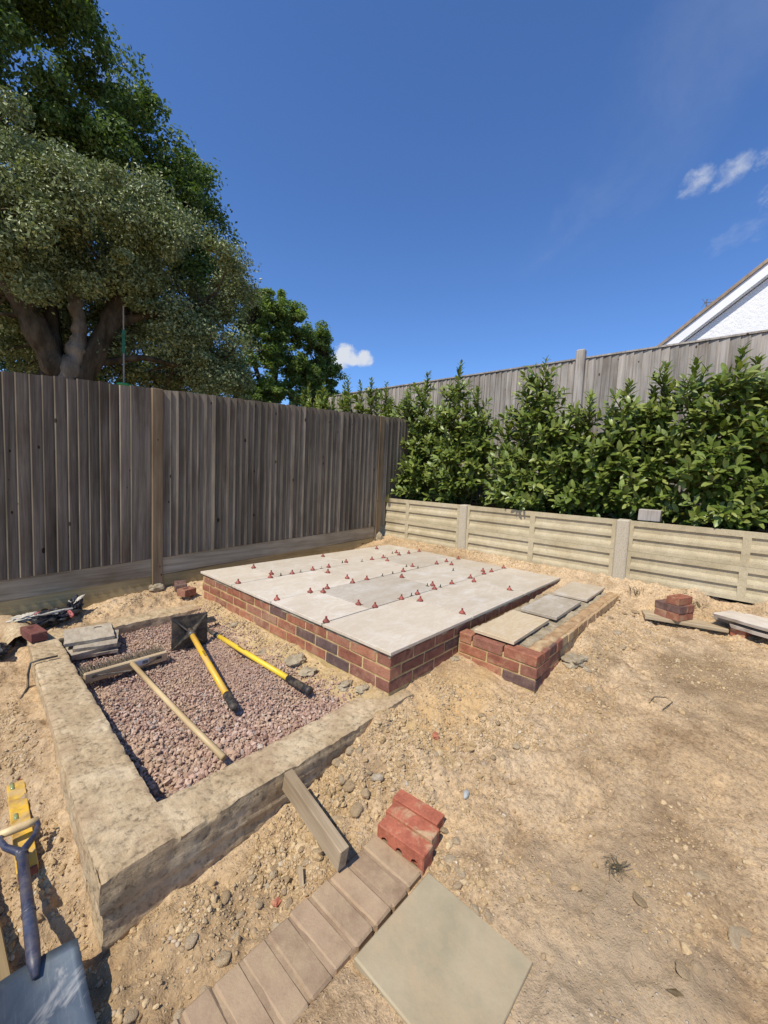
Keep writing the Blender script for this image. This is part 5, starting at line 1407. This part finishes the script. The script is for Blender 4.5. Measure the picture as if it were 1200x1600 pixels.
# three bricks on edge at the end of the edging
def holed_brick(L=.215, Wd=.0665, Hh=.102, mat=None):
    """brick on edge: length along y, stretcher face up, three holes through the bed face looking -x"""
    mb = MB(); x0 = -Wd / 2; d = .045
    v, q, t = cham_box(Wd, L, Hh, .003, .0008)
    # drop the -x face, replaced by the pierced one
    keep = [i for i, qq in enumerate(q) if not np.all(np.abs(v[qq][:, 0] + Wd / 2) < .002)]
    mb.add(v, q[keep], t)
    hy, hz = L / 2 - .003, Hh / 2 - .003
    for k in range(3):
        y0 = -hy + k * 2 * hy / 3; y1 = y0 + 2 * hy / 3; cy = (y0 + y1) / 2
        ang = np.linspace(0, 2 * np.pi, 8, endpoint=False)
        rect = np.array([(x0, y1, 0), (x0, y1, hz), (x0, cy, hz), (x0, y0, hz), (x0, y0, 0), (x0, y0, -hz), (x0, cy, -hz), (x0, y1, -hz)])
        r = .0165
        circ = np.stack([np.full(8, x0), cy + r * np.cos(ang), r * np.sin(ang)], 1); deep = circ + [d, 0, 0]
        V = np.concatenate([rect, circ, deep]); i = np.arange(8); j = (i + 1) % 8
        mb.add(V, np.stack([i, j, 8 + j, 8 + i], 1), np.stack([8 + i, 8 + j, 16 + j, 16 + i], 1), np.array([[16 + k2 for k2 in range(8)]]))
    me_ = mb.mesh('brick', mat); me_.materials.append(M['sandy_brick'])
    for p_ in me_.polygons:
        if p_.normal.x < -.9: p_.material_index = 1
    return me_
for (x, y, rz, dz, lab) in ((-.5165, -.546, .07, 0, 'nearest of three bright red bricks on edge, holes facing the pavers'), (-.445, -.526, .09, .002, 'middle of three bright red bricks on edge, shifted a little back'), (-.3745, -.501, .10, .003, 'farthest of three red bricks on edge, with a sandy stripe on top')):
    o = link('loose_brick', holed_brick(mat=M['bright_brick']), None, (x, y, -.161 + dz), (0, 0, rz))
    tag(o, lab, 'brick', 'bright red bricks at the end of the edging')

# ------------------------------------------------------------------ timber offcut resting on the footing, and a splinter of wood
v, q, t = cham_box(.040, .40, .085, .003, .001)
oc = link('timber_offcut', mesh_np('timber_offcut', v, [q, t], False, [M['offcut']]), None, (-.736, -.262, -.075), (.16, .03, -.08))
tag(oc, 'dusty timber offcut on edge propped between the footing and the pavers', 'timber')
v, q, t = cham_box(.016, .10, .012, .002, .002)
zz = float(ground_h(np.array([-.87]), np.array([-.37]))[0])
wd = link('wood_stick', mesh_np('wood_stick', v, [q, t], False, [M['offcut']]), None, (-.862, -.365, zz + .012), (.2, .1, -.55))
tag(wd, 'short splinter of pale wood among the stones above the pavers', 'stick')

# ------------------------------------------------------------------ broom
br = empty('broom', (-.86, 1.46, -.085), 'wide wooden broom lying on the pink gravel', 'broom', None, 0.02)
hv, hq, ht = cham_box(.47, .024, .068, .006)
hb = MB(); hb.add(hv + [-.02, 0, .045], hq, ht); hd = hb.obj('head', M['broom_wood'], br); hd.rotation_euler = (.10, 0, 0)
bb = MB(); rs = np.random.RandomState(3)
for i in range(30):
    for j in range(4):
        cx = -.245 + i * .0155; cz = .020 + j * .016
        for k in range(5):
            a = np.array((cx + rs.normal(0, .003), .010, cz + rs.normal(0, .003))); e = a + [rs.normal(0, .009), .085 + rs.uniform(-.014, .012), rs.normal(.008, .009)]
            bb.add(*tube_v([a, e], [.0022, .0014], 3, False))
bo = bb.obj('bristles', M['bristle'], br); bo.rotation_euler = (.16, 0, 0)
hnd = MB(); hnd.add(*tube_v([(0.0, .012, .062), (-.002, -.35, .047), (.0, -.8, .030), (.005, -1.19, .018)], [.0145, .0145, .0145, .0145], 12)); hnd.obj('handle', M['broom_handle'], br, True)
for s in (-1, 1):
    b = MB(); b.add(*tube_v([(-.02 + s * .17, -.016, .050), (s * .03, -.10, .055)], .005, 6)); b.obj('brace', M['black_steel'], br)
    v, q, t = cham_box(.035, .004, .02, .001); b = MB(); b.add(v + [-.02 + s * .18, -.018, .050], q, t); b.obj('bracket', M['black_steel'], br)
lb = MB(); v, q, t = cham_box(.085, .0016, .036, .0004); lb.add(v + [.055, -.0135, .052], q, t); lo = lb.obj('paper_label', M['white_paper'], br); lo.rotation_euler = (.10, 0, 0)
cb = MB()
for k in range(9):
    w = random.choice((.0012, .002, .003)); v = box_v(.060 + k * .0038, .060 + k * .0038 + w, -.0152, -.0144, .040, .062); cb.add(v, CF)
cb.obj('barcode', M['print'], lo)

# ------------------------------------------------------------------ tamper: square steel plate standing up, yellow handle on the gravel
tm = empty('tamper', (-.45, 1.56, -.075), 'hand tamper with a square black steel plate and an orange-yellow handle', 'tamper', None, -.17)
b = MB(); v, q, t = cham_box(.245, .008, .25, .002); b.add(v + [0, 0, .125], q, t); pl = b.obj('plate', M['black_steel'], tm); 
for (sx, sz) in ((-1, -1), (1, 1), (-1, 1), (1, -1)):
    V = np.array([(0.012 * sz, -.004, .125 + sz * .012), (-.012 * sz, -.004, .125 + sz * .012), (sx * .115, -.004, .125 + sz * .115), (sx * .11, -.010, .125 + sz * .11), (sx * .018, -.045, .125 + sz * .018)])
    w = np.array([sz, 0, -sx]) * .003
    P = np.concatenate([np.stack([(0, -.004, .125), (sx * .115, -.004, .125 + sz * .115), (sx * .115, -.010, .125 + sz * .115), (sx * .016, -.06, .125 + sz * .016), (0, -.06, .125)]) + w, np.stack([(0, -.004, .125), (sx * .115, -.004, .125 + sz * .115), (sx * .115, -.010, .125 + sz * .115), (sx * .016, -.06, .125 + sz * .016), (0, -.06, .125)]) - w])
    b = MB(); b.add(P, np.array([[0, 1, 2, 3, 4], [9, 8, 7, 6, 5]]), np.array([[i, 5 + i, 5 + (i + 1) % 5, (i + 1) % 5] for i in range(5)])); b.obj('rib', M['black_steel'], tm)
b = MB(); b.add(*tube_v([(0, -.004, .125), (0, -.085, .118)], [.030, .026], 14)); b.obj('socket', M['black_steel'], tm, True)
b = MB(); b.add(*tube_v([(0, -.075, .119), (.0, -.35, .090), (.0, -.86, .042)], .0185, 14)); hh = b.obj('handle', M['yellow'], tm, True)
b = MB(); b.add(*tube_v([(0, -.86, .042), (.0, -.865, .0415), (0, -1.0, .030), (0, -1.012, .029)], [.0185, .0215, .0215, .016], 14)); b.obj('grip', M['black_plastic'], tm, True)
b = MB()
for k in range(5):
    yy = -.36 - k * .016; zz = .0892 - (k * .016) * .094
    v = box_v(-.006, .006, yy - .004, yy + .004, zz + .0178, zz + .0192); b.add(v, CF)
b.obj('printed_mark', M['print'], hh)
# second yellow handled tool
t2 = empty('digging_tool', (-.245, 1.75, -.07), 'lemon-yellow handled tool with black socket and grip, lying right of the tamper', 'tool', None, 0.0)
b = MB(); b.add(*tube_v([(0, -.22, .035), (.003, -.6, .035), (.008, -1.13, .038)], .0175, 14)); h2 = b.obj('handle', M['lemon'], t2, True)
b = MB(); b.add(*tube_v([(-.003, .0, .03), (-.001, -.10, .034), (0, -.23, .035)], [.010, .018, .021], 12)); b.obj('socket', M['black_steel'], t2, True)
b = MB(); b.add(*tube_v([(.008, -1.12, .038), (.008, -1.125, .038), (.011, -1.3, .040), (.011, -1.335, .040), (.011, -1.345, .040)], [.0175, .0215, .0215, .026, .020], 14)); b.obj('grip', M['black_plastic'], t2, True)
b = MB(); v, q, t = cham_box(.11, .07, .006, .001); b.add(v + [.03, .055, .075], q, t); o = b.obj('blade', M['black_steel'], t2); o.rotation_euler = (.3, 0, -.1)
b = MB()
for k in range(7):
    yy = -.52 - k * .014; v = box_v(-.004, .008, yy - .0035, yy + .0035, .0522, .0535); b.add(v, CF)
b.obj('printed_mark', M['print'], h2)

# ------------------------------------------------------------------ stack of riven slabs in the pit
def riven(L, Wd, T, seed, mat, name='stone_slab'):
    rs_ = np.random.RandomState(seed)
    nx, ny = 12, 9
    xs = np.linspace(-L / 2, L / 2, nx); ys = np.linspace(-Wd / 2, Wd / 2, ny)
    X, Y = np.meshgrid(xs, ys, indexing='ij'); X = X.ravel(); Y = Y.ravel()
    on = (np.abs(X) > L / 2 - 1e-6) | (np.abs(Y) > Wd / 2 - 1e-6)
    k = np.where(on, 1 + .02 * fbm(X * 25 + seed, Y * 25, s=seed, o=2) - .01, 1)
    zt = T / 2 + .0016 * fbm(X * 18 + seed, Y * 18, s=seed, o=2)
    k2 = np.where(on, k - .03 + .02 * fbm(X * 30, Y * 30 + seed, s=seed + 1, o=2), k)
    top = np.stack([X * k, Y * k, zt], 1); bot = np.stack([X * k2, Y * k2, -T / 2 + 0 * X], 1)
    idx = np.arange(nx * ny).reshape(nx, ny); rim = np.concatenate([idx[:, 0], idx[-1, 1:], idx[-2::-1, -1], idx[0, -2:0:-1]]); r2 = np.roll(rim, -1); n_ = nx * ny
    return mesh_np(name, np.concatenate([top, bot]), np.concatenate([grid_v(nx, ny), grid_v(nx, ny)[:, ::-1] + n_, np.stack([r2, rim, rim + n_, r2 + n_], 1)]), False, [mat])
for k, (x, y, z, L, Wd, rz, T, lab) in enumerate(((-.935, 2.04, -.092, .29, .30, -.22, .022, 'bottom slab of the stack of grey riven slabs on the gravel'), (-.955, 2.03, -.066, .30, .26, .08, .026, 'second slab up in the stack of grey riven slabs on the gravel'), (-.915, 2.03, -.038, .26, .28, -.30, .024, 'third slab up in the stack of grey riven slabs on the gravel'), (-.945, 2.12, -.011, .295, .30, -.16, .024, 'top slab of the stack of grey riven slabs, with a twig on it'))):
    o = link('stone_slab', riven(L, Wd, T, 700 + k, M['slate_slab']), None, (x, y, z), (random.gauss(0, .012), random.gauss(0, .012), rz)); tag(o, lab, 'slab', 'slabs stacked by the gravel')
o = link('dry_twig', MB().add(*tube_v([(-.02, 0, .0), (0, .006, .004), (.03, -.004, .002)], .003, 5)).mesh('dry_twig', M['dry_weed']), None, (-.88, 2.19, .004)); tag(o, 'tiny dark twig lying on the top grey slab', 'twig')
def frog_brick(mat, L=.215, Wd=.1025, Hh=.065):
    v, q, t = cham_box(L, Wd, Hh, .004, .001); mb = MB()
    keep = [i for i, qq in enumerate(q) if not np.all(np.abs(v[qq][:, 2] - Hh / 2) < .003)]
    mb.add(v, q[keep], t)
    a, c, z = L / 2 - .004, Wd / 2 - .004, Hh / 2
    o = np.array([(-a, -c, z), (a, -c, z), (a, c, z), (-a, c, z)]); i1 = o * [.66, .55, 1]; i2 = i1 * [.86, .75, 1] - [0, 0, .013]
    V = np.concatenate([o, i1, i2]); i = np.arange(4); j = (i + 1) % 4
    mb.add(V, np.stack([i, j, 4 + j, 4 + i], 1), np.stack([4 + i, 4 + j, 8 + j, 8 + i], 1), np.array([[8, 9, 10, 11]]))
    return mb.mesh('loose_brick', mat)
FB = frog_brick(M['brick']); FBD = frog_brick(M['dark_brick'])
o = link('loose_brick', frog_brick(brick_mat('plum_brick', [(0, (0.17, 0.066, 0.056)), (1, (0.19, 0.072, 0.06))], .1)), None, (-1.235, 2.28, .025), (0, 0, 1.72)); o.scale = (1, .92, 1); tag(o, 'plum brick with a slot-shaped frog on the far left end of the footing', 'brick')
o = link('loose_brick', FBD, None, (-.10, 2.62, .10), (0, .05, 1.25)); tag(o, 'dark brick with a frog on the ground beside the fence post', 'brick', 'two bricks between fence post and patio')
o = link('loose_brick', FB, None, (-.115, 2.44, .085), (0, .03, .35)); o.scale = (.62, 1, 1); tag(o, 'broken red brick between the dark brick and the patio corner', 'brick', 'two bricks between fence post and patio')

# crumpled sacks near the fence
def crumple(name, c, size, mat, seed, rz=0, amp=.35, sub=4):
    v, f = ico(sub)
    d = 1 + amp * fbm(v[:, 0] * 2.2 + seed, v[:, 1] * 2.2, v[:, 2] * 2.2, s=seed, o=4, g=.6)
    rid = np.abs(vn(v[:, 0] * 4 + seed, v[:, 1] * 4, v[:, 2] * 4, s=seed + 9)); d = d - .25 * rid
    v = v * d[:, None] * np.array(size)
    return mesh_np(name, v, f, False, [mat])
sk = empty('rubble_sack', (-1.06, 2.62, .0), 'crumpled black plastic sack with red and white print half buried by the fence', 'sack')
link('body', crumple('body', 0, (.135, .10, .055), M['sack_black'], 3), sk, (0, 0, .02), (0, 0, .2))
link('body', crumple('body', 0, (.05, .06, .085), M['sack_black'], 9), sk, (.14, .09, .035), (.2, .3, .5))
link('cream_corner', crumple('cream_corner', 0, (.10, .05, .022), M['sack_white'], 5), sk, (-.17, .06, .035), (0, 0, .1))
link('white_band', crumple('white_band', 0, (.12, .010, .012), M['sack_white'], 7, amp=.2, sub=3), sk, (-.01, -.045, .066), (.2, 0, .22))
link('red_band', crumple('red_band', 0, (.012, .05, .030), M['sack_red'], 8, amp=.2, sub=3), sk, (.085, -.06, .035), (0, 0, .2))
link('red_band', crumple('red_band', 0, (.035, .02, .012), M['sack_red'], 12, amp=.2, sub=3), sk, (-.10, .0, .062), (0, 0, .2))
link('white_flap', crumple('white_flap', 0, (.05, .015, .010), M['sack_white'], 11, amp=.3, sub=3), sk, (.17, .06, .115), (0, -.5, .4))
o = link('black_bag', crumple('black_bag', 0, (.075, .13, .055), M['sack_black'], 21), None, (-1.45, 2.32, -.05), (0, 0, .1)); tag(o, 'black plastic bag crumpled at the left edge beside the footing end', 'bag')

# ------------------------------------------------------------------ left foreground: spirit level, spade, old timber
lv = empty('spirit_level', (-1.494, .60, -.172), 'worn yellow wooden spirit level lying by the footing', 'spirit level', None, -.045)
b = MB(); v, q, t = cham_box(.058, .54, .024, .002); b.add(v, q, t); b.obj('body', M['level_paint'], lv)
for yy, ln in ((.24, .022), (.03, .016), (-.18, .022)):
    b = MB(); b.add(*tube_v([(-.012, yy - ln, .010), (-.012, yy + ln, .010)], .0075, 10)); b.obj('vial', M['vial'], lv, True)
for xx in (.002, .012):
    b = MB(); b.add(box_v(xx, xx + .0012, -.27, .27, .0108, .0116), CF); b.obj('groove', M['print'], lv)
b = MB(); rs = np.random.RandomState(4)
yy = .06
while yy < .19:
    w = rs.uniform(.004, .009); b.add(box_v(-.002, .008, yy, yy + w * .5, .0109, .0118), CF); yy += w + .004
b.obj('printed_mark', M['print'], lv)
b = MB(); v, q, t = cham_box(.052, .012, .026, .002); b.add(v + [0, -.276, 0], q, t); b.obj('end_cap', M['level_end'], lv)
b = MB(); v, q, t = cham_box(.052, .012, .026, .002); b.add(v + [0, .276, 0], q, t); b.obj('end_cap', M['level_end'], lv)

sp = empty('spade', (-1.535, .0, -.165), 'dark blue steel spade with wooden grip and scuffed grey blade', 'spade', None, 0.0)
# local frame: y towards the grip
nb, mbn = 12, 12
us = np.linspace(-1, 1, nb); vs = np.linspace(0, 1, mbn)
U, Vv = np.meshgrid(us, vs, indexing='ij'); U = U.ravel(); Vv = Vv.ravel()
half = .095 + .006 * Vv
shoulder = -.035 * np.abs(U) ** 2.2
P = np.stack([U * half, shoulder * (1 - Vv) - .02 - Vv * .30, .030 * U ** 2 + .018 * Vv * 0 - .018 * np.sin(Vv * 2.2)], 1)
n_ = len(P); T = P - [0, 0, .004]
idx = np.arange(n_).reshape(nb, mbn); rim = np.concatenate([idx[:, 0], idx[-1, 1:], idx[-2::-1, -1], idx[0, -2:0:-1]]); r2 = np.roll(rim, -1)
bl = link('blade', mesh_np('blade', np.concatenate([P, T]), np.concatenate([grid_v(nb, mbn), grid_v(nb, mbn)[:, ::-1] + n_, np.stack([r2, rim, rim + n_, r2 + n_], 1)]), True, [M['blade']]), sp)
b = MB(); b.add(*tube_v([(0, -.075, .004), (0, -.03, .012), (.0, .02, .020), (.0, .10, .022), (.0, .22, .024), (.0, .37, .026)], [.008, .016, .0175, .0165, .0155, .0155], 14)); b.obj('shaft', M['blue_steel'], sp, True)
b = MB(); b.add(*tube_v([(0, .115, .022), (0, .125, .022)], .0185, 14)); b.obj('collar', M['blue_steel'], sp, True)
b = MB(); b.add(*tube_v([(0, .355, .026), (0, .365, .026)], .018, 14)); b.obj('collar', M['blue_steel'], sp, True)
for s in (-1, 1):
    b = MB(); b.add(*tube_v([(0, .36, .026), (s * .010, .385, .026), (s * .040, .425, .028), (s * .052, .465, .030), (s * .050, .50, .031)], [.0135, .0125, .010, .009, .008], 10)); b.obj('yoke', M['blue_steel'], sp, True)
b = MB(); b.add(*tube_v([(-.055, .492, .031), (-.02, .492, .031), (.02, .492, .031), (.055, .492, .031)], [.0125, .015, .015, .0125], 12)); b.obj('grip', M['broom_handle'], sp, True)
sp.rotation_euler = (0.05, .05, -.045)
v, q, t = cham_box(.035, .62, .03, .003, .001)
o = link('old_timber', mesh_np('old_timber', v, [q, t], False, [M['old_wood']]), None, (-1.605, .30, -.21), (0, 0, .03)); tag(o, 'old brown timber strip at the left edge beside the spade', 'timber')

# ------------------------------------------------------------------ right: bricks on a plank, slab stack
pk = link('old_plank', mesh_np('old_plank', cham_box(.60, .19, .03, .003, .0015)[0], list(cham_box(.60, .19, .03, .003)[1:]), False, [M['plank']]), None, (2.72, -1.06, .099), (.02, .02, -1.25))
tag(pk, 'weathered plank on the soil with a small pile of bricks on it', 'plank')
PB = brick_meshes(.215, .1025, .065, 3)
def pile(x, y, z, rz, mat, lab, me=None):
    me = (me or random.choice(PB)).copy(); me.materials.clear(); me.materials.append(mat)
    o = link('loose_brick', me, None, (x, y, z), (0, 0, rz)); tag(o, lab, 'brick', 'bricks piled on the plank')
R0 = -.42
cx, cy = 2.715, -.99
ex, ey = math.cos(R0), math.sin(R0); nx_, ny_ = math.sin(R0) * 1, -math.cos(R0)
pile(cx + .052 * nx_, cy + .052 * ny_, 0.148, R0, M['brick'], 'lower right brick of the pile on the plank, end towards the patio')
pile(cx - .052 * nx_, cy - .052 * ny_, 0.148, R0, M['brick'], 'lower left brick of the pile on the plank, end towards the patio')
pile(cx - .055 * ex, cy - .055 * ey, 0.214, R0 + math.pi / 2, M['dark_brick'], 'long dark burnt brick laid across the front of the pile on the plank')
pile(cx + .055 * ex, cy + .055 * ey, 0.214, R0 + math.pi / 2, M['brick'], 'red brick behind the dark brick in the middle of the pile on the plank')
pile(cx + .03 * nx_ + .01 * ex, cy + .03 * ny_ + .01 * ey, 0.280, R0 + .05, M['brick'], 'topmost frogged red brick of the pile on the plank', FB)
for (x, y, z, L, Wd, T, rz, mt, lab, ry) in ((3.02 - .10, -1.70, .150, .50, .42, .028, -.42, 'white_slab', 'thin pale slab under the top slab of the stack by the ribbed wall', 0), (2.98, -1.62, .205, .58, .46, .026, -.42, 'white_slab', 'top pale dusty slab of the stack on bricks by the ribbed wall', 0), (3.02, -1.40, .145, .20, .22, .026, -.5, 'slate_slab', 'small tan slab tucked behind the slab stack by the ribbed wall', .0)):
    o = link('stone_slab', riven(L, Wd, T, int(900 + z * 1000), M[mt]), None, (x - .09, y + .04, z), (0, ry, rz)); tag(o, lab, 'slab', 'slabs stacked by the ribbed wall')
for (x, y, lab, mt) in ((2.80, -1.47, 'red brick propping the near corner of the slab stack', 'bright_brick'), (2.98, -1.74, 'dark brick under the middle of the slab stack', 'dark_brick')):
    me = random.choice(PB).copy(); me.materials.clear(); me.materials.append(M[mt])
    o = link('loose_brick', me, None, (x, y, .098), (0, 0, -.42)); tag(o, lab, 'brick', 'bricks under the slab stack')

# ------------------------------------------------------------------ small finds on the soil
rs = np.random.RandomState(8)
b = MB()
for k in range(46):
    a = rs.uniform(0, 6.28); r = rs.uniform(.015, .06); p0 = np.array((rs.normal(0, .008), rs.normal(0, .008), .004)); p1 = p0 + [math.cos(a) * r * .5, math.sin(a) * r * .5, rs.uniform(.004, .02)]; p2 = p0 + [math.cos(a + .4) * r, math.sin(a + .4) * r, rs.uniform(.001, .012)]
    b.add(*tube_v([p0, p1, p2], [.0012, .001, .0006], 4, False))
zz = float(ground_h(np.array([-.07]), np.array([-1.17]))[0])
o = b.obj('dried_weed', M['dry_weed'], None, False, (-.07, -1.17, zz)); tag(o, 'shrivelled dark weed tuft on the trodden soil at lower right', 'weed')
zz = float(ground_h(np.array([1.2]), np.array([-1.115]))[0])
b = MB(); b.add(*tube_v([(-.10, .04, .006), (0, .03, .012), (.05, -.02, .01), (.02, -.06, .008), (-.12, -.03, .006)], .0022, 5)); o = b.obj('bent_twig', M['dry_weed'], None, False, (1.2, -1.115, zz)); tag(o, 'bent dark twig on the soil between the flagstone and the brick pile', 'twig')
zz = float(ground_h(np.array([-.36]), np.array([-1.38]))[0])
v = np.array([(0, -.022, .003), (.010, -.005, .006), (.003, .024, .004), (-.010, .003, .006), (0, 0, .010)]); o = link('dead_leaf', mesh_np('dead_leaf', v, np.array([[0, 1, 4], [1, 2, 4], [2, 3, 4], [3, 0, 4]]), False, [M['leaf_dry']]), None, (-.36, -1.38, zz), (0, 0, .5)); tag(o, 'dead brown leaf on the soil near the bottom edge of the photo', 'leaf')
# dry stems against the wall end
def tuft(c, n, h, spread, mat, label, name='dry_grass_tuft', kind=None):
    rs_ = np.random.RandomState(int(abs(c[0]) * 100 + abs(c[1]) * 10)); b_ = MB()
    for k in range(n):
        a = rs_.uniform(0, 6.28); l = h * rs_.uniform(.5, 1.1); s_ = rs_.uniform(.2, 1) * spread
        p0 = np.array((rs_.normal(0, spread * .4), rs_.normal(0, spread * .4), 0)); p1 = p0 + [math.cos(a) * s_ * .4, math.sin(a) * s_ * .4, l * .65]; p2 = p0 + [math.cos(a) * s_, math.sin(a) * s_, l]
        w = np.array([-math.sin(a), math.cos(a), 0]) * .002
        b_.add(np.array([p0 - w, p0 + w, p1 + w, p1 - w, p2]), np.array([[0, 1, 2, 3]]), np.array([[3, 2, 4]]))
    o_ = b_.obj(name, mat, None, False, c); tag(o_, label, 'dry grass'); return o_
tuft((2.985, 2.72, .86), 60, .12, .05, M['grass'], 'dry grass tuft on top of the wall in the fence corner')
tuft((2.93, -.66, .20), 70, .09, .10, M['dry_weed'], 'dark dry grass at the foot of the wall beyond the brick step')
tuft((2.93, -1.12, .20), 40, .06, .08, M['dry_weed'], 'dark dry grass at the foot of the wall behind the brick pile')

# strip of black steel bent over the footing
b = MB()
b.add(*tube_v([(-1.18, 1.80, .004), (-1.265, 1.80, .006), (-1.313, 1.80, .0), (-1.328, 1.78, -.06), (-1.335, 1.74, -.125), (-1.40, 1.60, -.15), (-1.47, 1.50, -.158)], .0065, 6))
o = b.obj('steel_rod', M['black_steel'], None, True); tag(o, 'thin black steel rod bent over the left arm of the footing', 'steel rod')
